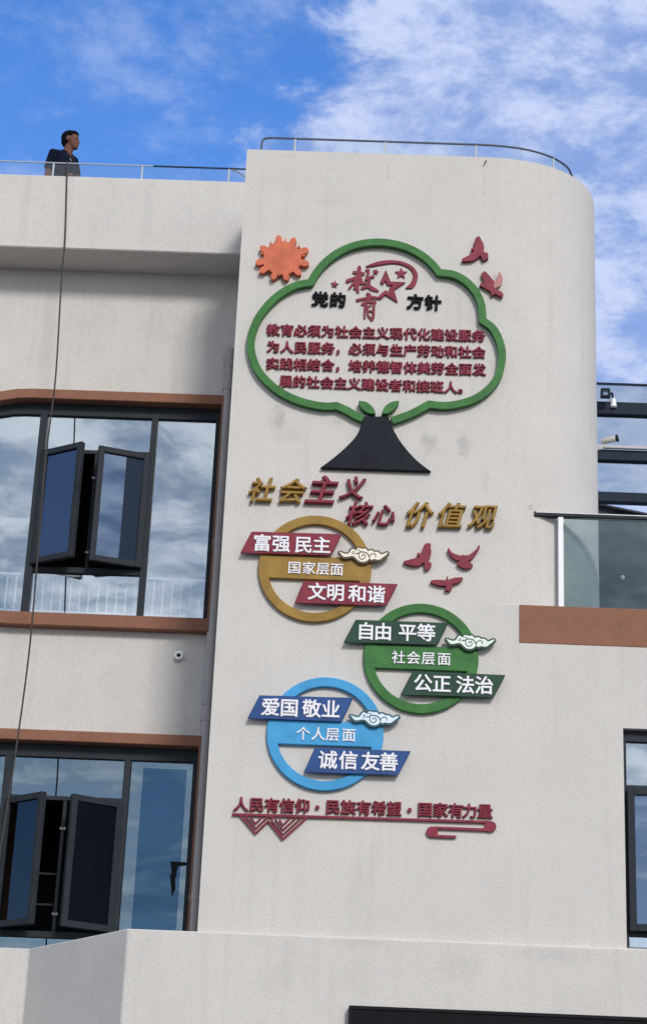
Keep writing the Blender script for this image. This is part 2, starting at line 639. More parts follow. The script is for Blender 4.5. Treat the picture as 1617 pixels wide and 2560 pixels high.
def band(pts, w):
    """flat strip of width w along a polyline (mitred)"""
    L, Rr = [], []
    for i, p in enumerate(pts):
        a = Vector(pts[max(i - 1, 0)]); b = Vector(pts[min(i + 1, len(pts) - 1)])
        t = (b - a).normalized()
        nrm = Vector((-t.y, t.x))
        k = 1.0
        if 0 < i < len(pts) - 1:
            d1 = (Vector(p) - a).normalized()
            k = 1 / max(0.5, Vector((-d1.y, d1.x)).dot(nrm))
        L.append(tuple(Vector(p) + nrm * w / 2 * k)); Rr.append(tuple(Vector(p) - nrm * w / 2 * k))
    return ccw(L + Rr[::-1])


def rrect(x0, x1, z0, z1, rl=0.0, rr=0.0, n=12):
    """rectangle with rounded left and/or right corners"""
    pts = []
    for (cx, cz, a0, r) in ((x1 - rr, z0 + rr, -90, rr), (x1 - rr, z1 - rr, 0, rr), (x0 + rl, z1 - rl, 90, rl), (x0 + rl, z0 + rl, 180, rl)):
        if r <= 0:
            pts.append((cx, cz))
        else:
            for k in range(n + 1):
                a = R(a0 + 90 * k / n)
                pts.append((cx + r * math.cos(a), cz + r * math.sin(a)))
    return pts


# ------------------------------------------------------------------ lettering
_fc = bpy.data.curves.new('glyph_source', 'FONT')
_fo = bpy.data.objects.new('glyph_source', _fc)
COL.objects.link(_fo)
GLY = {}


def glyph(ch, bold):
    k = (ch, bold)
    if k not in GLY:
        _fc.body = ch
        _fc.size = 1.0
        _fc.resolution_u = 3
        _fc.offset = 0.0
        _fc.bevel_depth = bold
        _fc.bevel_resolution = 0
        _fc.extrude = bold * 1.2
        dg = bpy.context.evaluated_depsgraph_get()
        dg.update()
        me = bpy.data.meshes.new_from_object(_fo.evaluated_get(dg))
        zm_ = max(v.co.z for v in me.vertices)
        GLY[k] = ([(v.co.x, v.co.y, v.co.z / zm_) for v in me.vertices], [list(p.vertices) for p in me.polygons])
        bpy.data.meshes.remove(me)
    return GLY[k]


def put_char(mb, ch, cx, cz, w, hgt, yf, yb, bold=0.024, shear=0.0, tilt=0.0):
    vs, fs = glyph(ch, bold)
    V = []
    ca, sa = math.cos(tilt), math.sin(tilt)
    for (x, y, z) in vs:
        u = (x - 0.5) * w + shear * (y - 0.38) * hgt
        t = (y - 0.38) * hgt
        V.append((cx + u * ca - t * sa, yb + (yf - yb) * (z + 1) / 2, cz + u * sa + t * ca))
    mb.add(V, fs)


def text_line(chars, c0, c1, yf, yb, size=1.0, bold=0.024, shear=0.0, parent=None, material=None, hscale=1.0):
    """characters spread evenly between the photo pixels of the first and the last one; each a part called character"""
    a, b = at(*c0, yf), at(*c1, yf)
    n = len(chars)
    pitch = (b - a).length / (n - 1)
    tilt = math.atan2(b.z - a.z, b.x - a.x)
    for i, ch in enumerate(chars):
        if ch == ' ':
            continue
        p = a + (b - a) * (i / (n - 1))
        m = MB()
        put_char(m, ch, p.x, p.z, pitch * size, pitch * size * hscale, yf, yb, bold, shear, tilt)
        m.build('character', material, parent)


# ================================================================== the setting
g = MB()
g.add([(-900, -900, 0), (900, -900, 0), (900, 900, 0), (-900, 900, 0)], [(0, 1, 2, 3)])
tag(g.build('ground', GROUND), kind='structure')

# ------------------------------------------------------------------ the school building
XL, P, L = -1.235, 1.80, 1.30              # left edge of the tower; wing wall plane; roof ledge plane
X1, RX, RY = 1.085, 1.288, 1.15             # where the tower's rounded corner starts, its radii
ZT, ZB, ZL0, ZL1 = 11.935, 7.213, 11.455, 12.343
ZK = 4.150                                 # top of the projecting lower wall
bld = empty('school_building', (0, 1.0, 0), 'pale stuccoed school building with round cornered tower wall and brown trimmed windows', 'building')

SE = 2 / 2.35
arc = [(X1 + RX * math.sin(R(90 * k / 40)) ** SE, RY - RY * max(0.0, math.cos(R(90 * k / 40))) ** SE) for k in range(41)]
# one front runs from the tower down and on to the right, with a window opening; the rounded corner joins it at X1
rw = [at(1554, 1820, 0.0), at(1568, 2370, 0.0)]
RWX, RWT, RWB = (rw[0].x + rw[1].x) / 2, rw[0].z, rw[1].z
lo = MB().plate([[(XL, 4.0), (9.0, 4.0), (9.0, ZB - 0.005), (X1, ZB - 0.005), (X1, ZT), (XL, ZT)]], 0.0, 0.26,
                holes=[[(RWX, RWB), (4.4, RWB), (4.4, RWT), (RWX, RWT)]])
lo.prism_z(arc + [(X1 + RX, 9.0), (X1, 9.0)], ZB - 0.3, ZT)
lo.box(XL, X1, 0.26, 9.0, ZB, ZT)
lo.box(XL, XL + 0.25, 0.26, 9.0, 4.0, ZB - 0.0005)
lo.build('tower_wall', WALLT, bld, smooth=20)
sp = []
for (px, py, hw, hh, st) in ((695, 1050, 22, 34, 0.34), (1075, 1106, 24, 26, 0.30), (1160, 1112, 22, 34, 0.30), (725, 1090, 50, 20, 0.12),
                             (1215, 1200, 14, 40, 0.12), (845, 1055, 20, 14, 0.16), (970, 430, 5, 30, 0.22), (1235, 690, 4, 14, 0.4), (1210, 470, 6, 50, 0.14),
                             (720, 390, 26, 8, 0.12), (820, 505, 60, 12, 0.10), (1325, 1262, 9, 12, 0.3),
                             (900, 2360, 90, 10, 0.13), (1380, 2390, 120, 16, 0.12), (1150, 2420, 60, 36, 0.10), (700, 2440, 60, 40, 0.08)):
    q = at(px, py, 0.0)
    sp.append((q.x, q.z, hw / 255, hh / 235, st))
add_smudges(WALLT, sp)
# brown fascia of the terrace
bq0, bq1 = at(1297, 1512, 0.0), at(1297, 1607, 0.0)
MB().box(bq0.x, 9.0, -0.006, 0.05, bq1.z, bq0.z).build('terrace_fascia', BROWN, bld, bevel=0.004)
MB().box(X1 + 0.1, 9.0, 0.051, 9.0, ZB - 0.25, ZB - 0.006).build('terrace_slab', WALL, bld)

# wing on the left, set back
S1 = {}
FH = 3.676


def up_z(px, py, Y): return at(px, py, Y).z


WX1 = at(540.4, 1279, P - 0.12).x            # outer right edge of the brown surround
WIX1 = at(534.5, 1299, P - 0.12).x           # its inner right edge
WT, WIT = up_z(558, 987.3, P - 0.12), up_z(552, 1010.5, P - 0.12)
WB, WIB = up_z(79, 1561, P - 0.12), up_z(79, 1529, P - 0.12)
WX0, WIX0 = -4.75, -4.62
RO = 1.30
windows = []
holes = []
for k in (0, 1):
    dz_ = -FH * k
    holes.append(rrect(WX0 + 0.012, WX1 - 0.012, WB + 0.012 + dz_, WT - 0.012 + dz_, RO - 0.012, 0.0))
MB().plate([[(-9.0, 3.0), (XL - 0.001, 3.0), (XL - 0.001, ZL0 + 0.05), (-9.0, ZL0 + 0.05)]], P, P + 0.25, holes=holes).build('wing_wall', WALL, bld)
MB().prism_x([(L, ZL0), (9.0, ZL0), (9.0, 11.85), (L + 0.26, 11.85), (L + 0.26, ZL1), (L, ZL1)], -9.0, XL - 0.002).build('roof_ledge', WALL, bld, bevel=0.012)

cz0 = at(320, 2322, -0.04)
cz1 = at(75, 2372, 1.37)
MB().prism_z([(-9.0, 1.37), (cz1.x, 1.37), (cz0.x, -0.04), (9.0, -0.04), (9.0, 0.2), (XL + 0.05, 0.2), (XL + 0.05, 1.6), (-9.0, 1.6)],
             0.0, ZK).build('lower_wall', WALLT, bld, bevel=0.01)

# rooms behind the windows
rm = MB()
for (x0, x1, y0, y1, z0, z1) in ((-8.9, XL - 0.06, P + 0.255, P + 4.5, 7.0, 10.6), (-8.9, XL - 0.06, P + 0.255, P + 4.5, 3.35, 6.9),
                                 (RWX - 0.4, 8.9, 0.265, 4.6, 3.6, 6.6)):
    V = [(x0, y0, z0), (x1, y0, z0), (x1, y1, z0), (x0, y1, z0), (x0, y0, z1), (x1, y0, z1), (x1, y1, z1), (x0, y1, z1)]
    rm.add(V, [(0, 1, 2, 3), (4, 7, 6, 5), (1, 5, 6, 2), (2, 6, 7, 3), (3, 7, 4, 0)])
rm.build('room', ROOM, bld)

# ---- window joinery
FY0, FY1 = P + 0.015, P + 0.095              # dark frame front/back


def xm(px, py): return at(px, py, FY0).x


M1a, M1b = xm(79, 1271), xm(97.5, 1271)
M2a, M2b = xm(362, 1283), xm(377.5, 1283)
RFa = xm(523.8, 1299)
GT = up_z(394.5, 1046.5, FY0)                # underside of the head
TRt, TRb = up_z(236.7, 1125, FY0), up_z(236.7, 1134, FY0)   # transom over the sashes
BRt, BRb = up_z(217, 1419, FY0), up_z(217, 1433, FY0)       # transom under them
CMx = (M1b + M2a) / 2


def rot_box(m, hinge, a0, a1, t0, t1, z0, z1, sgn, th):
    """box in a sash's own axes: a along the sash from its hinge, t outwards, swung open by th"""
    V = []
    for z in (z0, z1):
        for (a, t) in ((a0, t0), (a1, t0), (a1, t1), (a0, t1)):
            x = a * math.cos(th) - t * math.sin(th) * 1.0
            y = -(a * math.sin(th) + t * math.cos(th))
            V.append((hinge[0] + sgn * x, hinge[1] + y, z))
    m.add(V, [(0, 3, 2, 1), (4, 5, 6, 7), (0, 1, 5, 4), (1, 2, 6, 5), (2, 3, 7, 6), (3, 0, 4, 7)])


def sash(win, hinge, W, z0, z1, sgn, th, material=ALU, gl=None):
    fw_ = 0.062
    m = MB()
    rot_box(m, hinge, 0.0, fw_, 0.0, 0.055, z0, z1, sgn, th)
    rot_box(m, hinge, W - fw_, W, 0.0, 0.055, z0, z1, sgn, th)
    rot_box(m, hinge, fw_ + 0.0005, W - fw_ - 0.0005, 0.001, 0.054, z0, z0 + fw_, sgn, th)
    rot_box(m, hinge, fw_ + 0.0005, W - fw_ - 0.0005, 0.001, 0.054, z1 - fw_, z1, sgn, th)
    s_ = m.build('sash', material, win, bevel=0.004)
    p_ = MB()
    rot_box(p_, hinge, fw_ - 0.004, W - fw_ + 0.004, 0.022, 0.028, z0 + fw_ - 0.004, z1 - fw_ + 0.004, sgn, th)
    p_.build('sash_pane', gl or SASHGL, win)
    return s_


def make_window(dz_, angles, pane_gl, sash_gl):
    m = MB()
    # dark frame: rounded head and sides inside the brown surround
    m.plate([rrect(WIX0 - 0.004, WIX1 + 0.004, WIB - 0.004 + dz_, WIT + 0.004 + dz_, RO - 0.13, 0.0)], FY0, FY1,
            holes=[rrect(WIX0 + 0.05, RFa, WIB + 0.022 + dz_, GT + dz_, RO - 0.25, 0.0)])
    win = m.build('window', ALU, bld, bevel=0.003)
    MB().plate([rrect(WX0, WX1, WB + dz_, WT + dz_, RO, 0.0)], P - 0.12, P + 0.12,
               holes=[rrect(WIX0, WIX1, WIB + dz_, WIT + dz_, RO - 0.13, 0.0)]).build('surround', BROWN, win, bevel=0.006)
    mu = MB()
    b0, t0 = WIB + 0.0225 + dz_, GT - 0.0005 + dz_
    mu.box(M1a, M1b, FY0 - 0.02, FY1 + 0.002, b0, t0)
    mu.box(M2a, M2b, FY0 - 0.02, FY1 + 0.002, b0, t0)
    mu.box(M1b + 0.0005, M2a - 0.0005, FY0 + 0.003, FY1 - 0.002, TRb + dz_, TRt + dz_)
    mu.box(M1b + 0.0005, M2a - 0.0005, FY0 + 0.003, FY1 - 0.002, BRb + dz_, BRt + dz_)
    mu.box(CMx - 0.018, CMx + 0.018, FY0 + 0.005, FY1 - 0.004, BRt + 0.0005 + dz_, TRb - 0.0005 + dz_)
    mu.build('mullion', ALU, win, bevel=0.003)
    gy0, gy1 = FY0 + 0.035, FY0 + 0.041
    for (x0, x1, z0, z1) in ((M2b - 0.004, RFa + 0.004, b0 - 0.004, t0 + 0.004), (M1b - 0.004, M2a + 0.004, TRt + dz_ - 0.004, t0 + 0.004),
                             (M1b - 0.004, M2a + 0.004, b0 - 0.004, BRb + dz_ + 0.004)):
        MB().box(x0, x1, gy0, gy1, z0, z1).build('pane', pane_gl, win)
    pl = rrect(WIX0 + 0.046, M1a + 0.004, b0 - 0.004, t0 + 0.004, RO - 0.246, 0.0)
    MB().plate([pl], gy0, gy1).build('pane', pane_gl, win)
    W = (M2a - M1b) / 2 - 0.004
    hy = FY0 + 0.002
    sash(win, (M1b + 0.002, hy), W, BRt + 0.004 + dz_, TRb - 0.004 + dz_, 1, R(angles[0]), gl=sash_gl)
    sash(win, (M2a - 0.002, hy), W, BRt + 0.004 + dz_, TRb - 0.004 + dz_, -1, R(angles[1]), gl=sash_gl)
    for zz in ((TRb * 0.78 + BRt * 0.22) + dz_, (TRb * 0.13 + BRt * 0.87) + dz_):
        hd = MB()
        hd.prism_z([(CMx - 0.03, FY0 + 0.004), (CMx - 0.03, FY0 - 0.012), (CMx - 0.016, FY0 - 0.014), (CMx - 0.006, FY0 - 0.004), (CMx + 0.006, FY0 - 0.004), (CMx + 0.016, FY0 - 0.014),
                    (CMx + 0.03, FY0 - 0.012), (CMx + 0.03, FY0 + 0.004)], zz - 0.013, zz + 0.013)
        hd.build('latch', STEEL, win, bevel=0.002)
    return win


win_a = make_window(0.0, (32.0, 21.0), GLASS, SASHGL)
win_a['label'] = 'upper window with both casements open'
win_b = make_window(-FH, (40.0, 33.0), GLASSB, SASHDK)
ib = MB()
for py_ in (2185, 2262):
    zz = up_z(130, py_, P + 0.14)
    ib.box(M1b, CMx - 0.03, P + 0.13, P + 0.145, zz - 0.008, zz + 0.008)
    ib.box(CMx - 0.03, M2a, P + 0.1305, P + 0.1445, zz - 0.0075, zz + 0.0075)
ib.build('inner_bar', DARKST, win_b)
fz0, fz1 = up_z(330, 1917, FY0), up_z(360, 2290, FY0)
MB().box(xm(352, 2000), xm(462, 2000), FY0 + 0.0315, FY0 + 0.034, fz1 - 0.2, fz0).build('film_sheet', FILM, win_b)
win_b['label'] = 'lower window with both casements open'

# window at the right, only its left edge in view
m = MB()
m.plate([[(RWX - 0.004, RWB - 0.004), (4.404, RWB - 0.004), (4.404, RWT + 0.004), (RWX - 0.004, RWT + 0.004)]], 0.075, 0.15,
        holes=[[(RWX + 0.035, RWB + 0.02), (4.37, RWB + 0.02), (4.37, RWT - 0.10), (RWX + 0.035, RWT - 0.10)]])
win_c = m.build('window', ALU, bld, bevel=0.003)
win_c['label'] = 'window at the corner with dark frame and no brown surround'
ztr0, ztr1 = up_z(1560, 1962, 0.08), up_z(1560, 1972, 0.08)
zbr0, zbr1 = up_z(1570, 2331, 0.08), up_z(1570, 2340, 0.08)
mu = MB()
mu.box(RWX + 0.0355, 4.3695, 0.078, 0.147, ztr1, ztr0)
mu.box(RWX + 0.0355, 4.3695, 0.078, 0.147, zbr1, zbr0)
mu.box(3.35, 3.42, 0.07, 0.152, RWB + 0.0205, RWT - 0.1005)
mu.build('mullion', ALU, win_c, bevel=0.003)
MB().box(RWX + 0.031, 4.374, 0.11, 0.116, ztr0 - 0.004, RWT - 0.096).build('pane', GLASS, win_c)
MB().box(RWX + 0.031, 4.374, 0.11, 0.116, RWB + 0.016, zbr1 + 0.004).build('pane', GLASS, win_c)
sash(win_c, (RWX + 0.04, 0.076), 0.62, zbr0 + 0.004, ztr1 - 0.004, 1, R(10.0))


# ------------------------------------------------------------------ white guard railings inside the windows
def guard(x0, x1, Y, ztop, zbot, label, group):
    o = empty('guard_railing', ((x0 + x1) / 2, Y, zbot), label, 'railing', group)
    MB().box(x0, x1, Y - 0.02, Y + 0.02, ztop - 0.03, ztop).build('top_rail', WHITE, o, bevel=0.004)
    MB().box(x0, x1, Y - 0.015, Y + 0.015, zbot, zbot + 0.025).build('bottom_rail', WHITE, o, bevel=0.004)
    n = int((x1 - x0) / 0.0945)
    src = None
    for i in range(n):
        x = x1 - 0.05 - i * 0.0945
        if src is None:
            src = MB().box(x - 0.009, x + 0.009, Y - 0.009, Y + 0.009, zbot + 0.0255, ztop - 0.0305).build('baluster', WHITE, o, bevel=0.003)
            x_s = x
        else:
            c = src.copy()
            COL.objects.link(c)
            c.parent = o
            c.location.x = x - x_s
    return o


GY = P + 0.20
gz1, gz0 = up_z(371, 1444, GY), up_z(371, 1537, GY)
guard(-4.4, XL - 0.2, GY, gz1, gz0 - 0.02, 'white guard railing behind the panes of the upper brown trimmed window', 'white guard railings behind window glass')
guard(-4.4, XL - 0.2, GY, gz1 - FH, gz0 - 0.02 - FH, 'white guard railing low behind the lower brown trimmed window', 'white guard railings behind window glass')
guard(RWX + 0.06, 4.3, 0.32, RWB + 0.18, RWB - 0.5, 'white guard railing behind the plain window cut by the right edge', 'white guard railings behind window glass')

# ------------------------------------------------------------------ roof railings
def railing_posts(o, pts, base, top, w=0.016, mat_=PALEST):
    for (x, y) in pts:
        MB().box(x - w, x + w, y - w, y + w, base, top).build('post', mat_, o, bevel=0.003)


RYL = L + 0.16
zr = up_z(356, 414.5, RYL)
o = empty('roof_railing', (-3.0, RYL, ZL1), 'low glass roof railing with white posts above the left wing', 'railing')
MB().tube([(-7.0, RYL, zr), (-5, RYL, zr), (-3.0, RYL, zr), (XL - 0.02, RYL, zr)], 0.0085).build('handrail', PALEST, o, smooth=40)
MB().tube([(at(384, 415, RYL).x, RYL, zr), (at(400, 415, RYL).x, RYL, zr), (XL - 0.021, RYL, zr + 0.001)], 0.0097).build('handrail_sleeve', DARKST, o, smooth=40)
xs = [at(px, 425, RYL).x for px in (134, 356, 573)]
stp = xs[1] - xs[0]
railing_posts(o, [(x, RYL) for x in (xs[0] - 2 * stp, xs[0] - stp, *xs)], ZL1 - 0.02, zr - 0.008, 0.0105)
ex = [xs[0] - 2 * stp, xs[0] - stp, *xs, XL - 0.01]
for a, b in zip(ex, ex[1:]):
    MB().box(a + 0.016, b - 0.016, RYL - 0.004, RYL + 0.004, ZL1 + 0.01, zr - 0.02).build('glass_panel', RAILGL, o)
MB().tube([(xs[2] + 0.03, RYL, zr - 0.01), (xs[2] + 0.12, RYL, zr - 0.05), (XL - 0.06, RYL, zr - 0.14), (XL - 0.04, RYL, ZL1)], 0.008).build('brace', STEEL, o, smooth=40)

INS = 0.34
zt_r = up_z(838, 350, INS)
o = empty('tower_railing', (0.5, INS, ZT), 'glass roof railing with dark rail curving round the top of the tower', 'railing')
xa = at(655, 350, INS).x
pth = [(xa, INS, ZT - 0.05), (xa, INS, zt_r - 0.07), (xa + 0.01, INS, zt_r - 0.03), (xa + 0.04, INS, zt_r - 0.006), (xa + 0.09, INS, zt_r)]
INX = 0.20
arc2 = [(X1 + (RX - INX) * math.sin(R(90 * k / 24)) ** SE, INS + (RY - INS) * (1 - max(0.0, math.cos(R(90 * k / 24))) ** SE)) for k in range(25)]
pth += [(x, y, zt_r) for x, y in arc2[:18]] + [(*arc2[19], zt_r - 0.03), (*arc2[20], zt_r - 0.10), (*arc2[20], ZT - 0.02)]
MB().tube(pth, 0.0115).build('handrail', RAILST, o, smooth=40)
pp = [(at(px, 370, INS).x, INS) for px in (737, 963)] + [(at(1189, 370, INS).x, INS + 0.002)]
pp += [arc2[12]]
railing_posts(o, pp, ZT - 0.02, zt_r - 0.01, 0.011)
lp = [(xa + 0.02, INS)] + [(x, INS) for x, _ in pp[:3]]
for a, b in zip(lp, lp[1:]):
    MB().box(a[0] + 0.014, b[0] - 0.014, INS - 0.004, INS + 0.004, ZT + 0.01, zt_r - 0.02).build('glass_panel', RAILGL, o)
q = arc2[3:17]
n = len(q)
gq = q + [(x - 0.006 * (x - X1) / RX, y + 0.006) for x, y in reversed(q)]
gp = MB()
gp.add([(x, y, zz_) for zz_ in (ZT + 0.01, zt_r - 0.02) for x, y in gq],
       [[k, (k + 1) % (2 * n), 2 * n + (k + 1) % (2 * n), 2 * n + k] for k in range(2 * n)]
       + [[a_, a_ + 1, 2 * n - 2 - a_, 2 * n - 1 - a_] for a_ in range(n - 1)] + [[2 * n + a_, 2 * n + a_ + 1, 4 * n - 2 - a_, 4 * n - 1 - a_] for a_ in range(n - 1)])
gp.build('glass_panel', RAILGL, o)

# ------------------------------------------------------------------ terrace balustrade at the right
BY = 0.095
z0 = at(1400, 1515, BY).z
z1 = at(1480, 1292.5, BY).z
o = empty('balcony_railing', (2.0, BY, ZB), 'glass balcony railing with flat grey handrail and white post beside the tower', 'railing')
xs0 = at(1337, 1287, BY).x
hr = MB()
hr.box(xs0, 5.5, BY - 0.035, BY + 0.035, z1 - 0.018, z1 + 0.009)
hr.build('handrail', DARKST, o, bevel=0.004)  # the rail's shaded front and underside, put into a dark colour
MB().box(xs0, 5.5, BY - 0.038, BY + 0.034, z1 + 0.0095, z1 + 0.021).build('rail_cap', STEEL, o, bevel=0.003)  # lit top edge of the same handrail, painted as a paler strip
fl = MB()
fl.tube([(xs0 - 0.012, BY, z1), (xs0 + 0.012, BY, z1)], 0.036, 16)
fl.build('wall_flange', DARKST, o, smooth=40)
xp = (at(1394, 1400, BY).x, at(1407, 1400, BY).x)
for k in range(3):
    MB().box(xp[0] + 1.25 * k, xp[1] + 1.25 * k, BY - 0.025, BY + 0.025, ZB - 0.008, z1 - 0.0185).build('post', WHITE, o, bevel=0.003)
    MB().box(xp[1] + 0.012 + 1.25 * k, xp[0] - 0.012 + 1.25 * (k + 1), BY - 0.005, BY + 0.005, ZB + 0.004, z1 - 0.02).build('glass_panel', BALCGL, o)

# ------------------------------------------------------------------ glazed screen and dark building behind the terrace
SY = 4.6
q8 = crop(1217, 930, 3.44)
o = empty('glazed_screen', (3.4, SY, ZB), 'grey glass screen in horizontal navy beams standing behind the tower', 'glass screen')
sx0, sx1 = X1 + RX + 0.001, 6.5
rows = []
for (a, b) in ((268, 373), (680, 768), (1042, 1123)):
    za, zb = at(*q8(960, a), SY).z, at(*q8(960, b), SY).z
    rows.append((za, zb))
    MB().box(sx0, sx1, SY - 0.06, SY + 0.06, zb, za).build('beam', BEAM, o, bevel=0.006)
ztop = at(*q8(975, 108), SY).z
prev = ztop
for (za, zb) in rows:
    MB().box(sx0, sx1, SY - 0.008, SY + 0.008, za - 0.002, prev + (0.002 if prev != ztop else 0)).build('pane', SCRGL, o)
    prev = zb
MB().box(sx0, sx1, SY - 0.02, SY + 0.02, ztop + 0.0005, ztop + 0.022).build('top_edge', BEAM, o, bevel=0.003)
zs = at(*q8(1000, 628), SY - 0.09).z
MB().box(sx0, sx1, SY - 0.11, SY - 0.0605, rows[1][0] + 0.002, zs).build('ledge', BEZEL, o, bevel=0.004)
for x in (5.1,):
    MB().box(x - 0.06, x + 0.06, SY + 0.061, SY + 0.18, ZB - 0.006, ztop).build('column', BEAM, o, bevel=0.004)

YB = 7.0
a, b = at(*q8(950, 1163), YB), at(*q8(1376, 1252), YB)
o = empty('rear_building', (3.5, YB, 0), 'dark slate building with a sloping roof edge behind the glass balcony', 'building')
sl = (b.z - a.z) / (b.x - a.x)
xw0, xw1 = X1 + RX + 0.002, 7.0
MB().plate([[(xw0, 5.0), (xw1, 5.0), (xw1, a.z + sl * (xw1 - a.x)), (xw0, a.z + sl * (xw0 - a.x))]], YB, YB + 3.0).build('wall', SLATE, o)
MB().plate([[(xw0, a.z + sl * (xw0 - a.x) + 0.003), (xw1, a.z + sl * (xw1 - a.x) + 0.003), (xw1, a.z + sl * (xw1 - a.x) + 0.03), (xw0, a.z + sl * (xw0 - a.x) + 0.03)]],
           YB - 0.08, YB + 3.05).build('roof', DARKST, o)
dl = at(*q8(1162, 1767), YB - 0.03)
md = MB()
md.ellipsoid(dl, (0.03, 0.025, 0.034), nu=12, nv=8)
md.build('wall_lamp', WHITE, o, smooth=60)  # small white ellipsoid on the slate wall

# ------------------------------------------------------------------ fittings
c = at(*q8(1045, 585), 1.25)
o = empty('security_camera', (c.x - 0.08, 1.25, c.z - 0.06), 'white bullet security camera on a bracket at the tower side', 'camera')
ax = Vector((0.93, -0.33, 0.12)).normalized()
s0, s1 = c - ax * 0.075, c + ax * 0.075
MB().tube([s0, s0 + ax * 0.01, s1 - ax * 0.02, s1], [0.025, 0.032, 0.034, 0.031], 16).build('body', CREAM, o, smooth=40)
MB().tube([s1 + ax * 0.0005, s1 + ax * 0.022], [0.037, 0.037], 16).build('lens_hood', BLACK, o, smooth=40)
br = MB()
br.tube([c - ax * 0.05 + Vector((0, 0, -0.035)), c - ax * 0.07 + Vector((0, 0, -0.075)), Vector((X1 + RX - 0.005, 1.30, c.z - 0.09))], 0.015, 10)
br.box(X1 + RX - 0.01, X1 + RX + 0.02, 1.25, 1.36, c.z - 0.15, c.z - 0.05)
br.build('bracket', CREAM, o, smooth=40)

b0 = at(*q8(1085, 268), SY - 0.08)
o = empty('spotlight', b0, 'small black spotlight on a curved arm over the top navy beam', 'spotlight')
hd = at(*q8(1015, 187), SY - 0.2)
MB().tube([b0 + Vector((0, 0, -0.05)), b0 + Vector((0, 0, 0.0)), b0 + Vector((0, 0, 0.06))], [0.04, 0.034, 0.026], 12).build('base', WHITE, o, smooth=40)
arm = spline([tuple(b0 + Vector((-0.01, 0, 0.05))), tuple(b0 + Vector((-0.02, -0.02, 0.12))), tuple((b0 + hd) / 2 + Vector((-0.02, 0, 0.04))), tuple(hd + Vector((0.04, 0, -0.01)))], 6)
MB().tube(arm, 0.014, 8).build('arm', BEAM, o, smooth=40)
hm = MB().plate([[(hd.x - 0.06, hd.z - 0.055), (hd.x + 0.06, hd.z - 0.055), (hd.x + 0.055, hd.z + 0.06), (hd.x - 0.055, hd.z + 0.06)]], hd.y - 0.04, hd.y + 0.03,
                holes=[[(hd.x - 0.03, hd.z - 0.03), (hd.x + 0.03, hd.z - 0.03), (hd.x + 0.03, hd.z + 0.03), (hd.x - 0.03, hd.z + 0.03)]])
hm.build('head', BEAM, o, bevel=0.006)
MB().box(hd.x - 0.029, hd.x + 0.029, hd.y - 0.03, hd.y - 0.02, hd.z - 0.029, hd.z + 0.029).build('lens', SCRGL, o)

# drain pipe in the corner
PYc = P - 0.075
pa, pb = at(571, 963, PYc), at(483, 2247, PYc)
xp_ = min((pa.x + pb.x) / 2, XL - 0.05)
ztp = at(573, 872, PYc).z
o = empty('drain_pipe', (xp_, PYc, ZK), 'grey drain pipe with collars in the corner beside the tower', 'pipe')
MB().tube([(xp_, PYc, 3.0), (xp_, PYc, 7.0), (xp_, PYc, ztp)], 0.047, 18).build('pipe', PIPE, o, smooth=40)
for py in (968, 1357, 1757, 1797, 2247):
    zz = at(545, py, PYc).z
    MB().tube([(xp_, PYc, zz - 0.03), (xp_, PYc, zz + 0.03)], 0.0535, 18).build('collar', PIPE, o, smooth=40)
    MB().box(xp_ - 0.012, xp_ + 0.012, PYc + 0.05, P + 0.004, zz - 0.012, zz + 0.012).build('clip', PIPE, o)
zz = at(572, 908, PYc).z
MB().tube([(xp_, PYc, zz - 0.05), (xp_, PYc, zz + 0.01), (xp_, PYc, zz + 0.035)], [0.049, 0.06, 0.066], 18).build('hopper', PIPE, o, smooth=40)

# round vent in the wing wall
v = at(447, 1638, P - 0.05)
o = empty('vent_pipe', (v.x, P, v.z), 'round white vent sleeve with dark hole in wall between the brown windows', 'vent')
ring = MB()
nn = 28
pr = [(0.044, 0.0), (0.044, -0.055), (0.038, -0.06), (0.022, -0.06), (0.022, 0.0)]
V = [(v.x + r_ * math.cos(2 * math.pi * i / nn), P + y_, v.z + r_ * math.sin(2 * math.pi * i / nn)) for r_, y_ in pr for i in range(nn)]
F = [[j * nn + i, j * nn + (i + 1) % nn, (j + 1) * nn + (i + 1) % nn, (j + 1) * nn + i] for j in range(len(pr) - 1) for i in range(nn)]
ring.add(V, F)
ring.build('sleeve', WHITE, o, smooth=40)
MB().tube([(v.x, P - 0.006, v.z), (v.x, P - 0.003, v.z)], 0.0215, 20).build('hole', BLACK, o)

# small bent hook at the tower's top edge
hk = at(1210, 405, -0.02)
ho = MB().tube([(hk.x + 0.02, 0.002, hk.z + 0.03), (hk.x + 0.015, -0.03, hk.z + 0.01), (hk.x + 0.005, -0.035, hk.z - 0.02), (hk.x, -0.02, hk.z - 0.03)], 0.0055, 8)
ho = ho.build('wall_hook', DARKST, smooth=40, loc=hk)
tag(ho, 'small bent dark hook near the top edge of the tower wall', 'hook')

# rope over the roof edge
rp = [(170, 404, RYL - 0.02), (169, 425, L + 0.05), (168, 441, L - 0.012), (163, 600, L - 0.016), (155, 690, L - 0.06), (140, 940, 1.10), (118, 1123, 1.00), (95, 1390, 0.86),
      (75, 1618, 0.72), (44, 1854, 0.55), (4, 2111, 0.36), (-40, 2380, 0.16)]
w3 = [at(*q_) for q_ in rp]
lastz = w3[-1]
w3.append(Vector((lastz.x - 0.4, lastz.y - 0.35, 2.0)))
ro = MB().tube(spline([tuple(p_) for p_ in w3], 8), 0.0085, 8).build('rope', ROPE, smooth=60, loc=w3[2])
tag(ro, 'thin dark rope hanging from the roof edge across the left windows', 'rope')

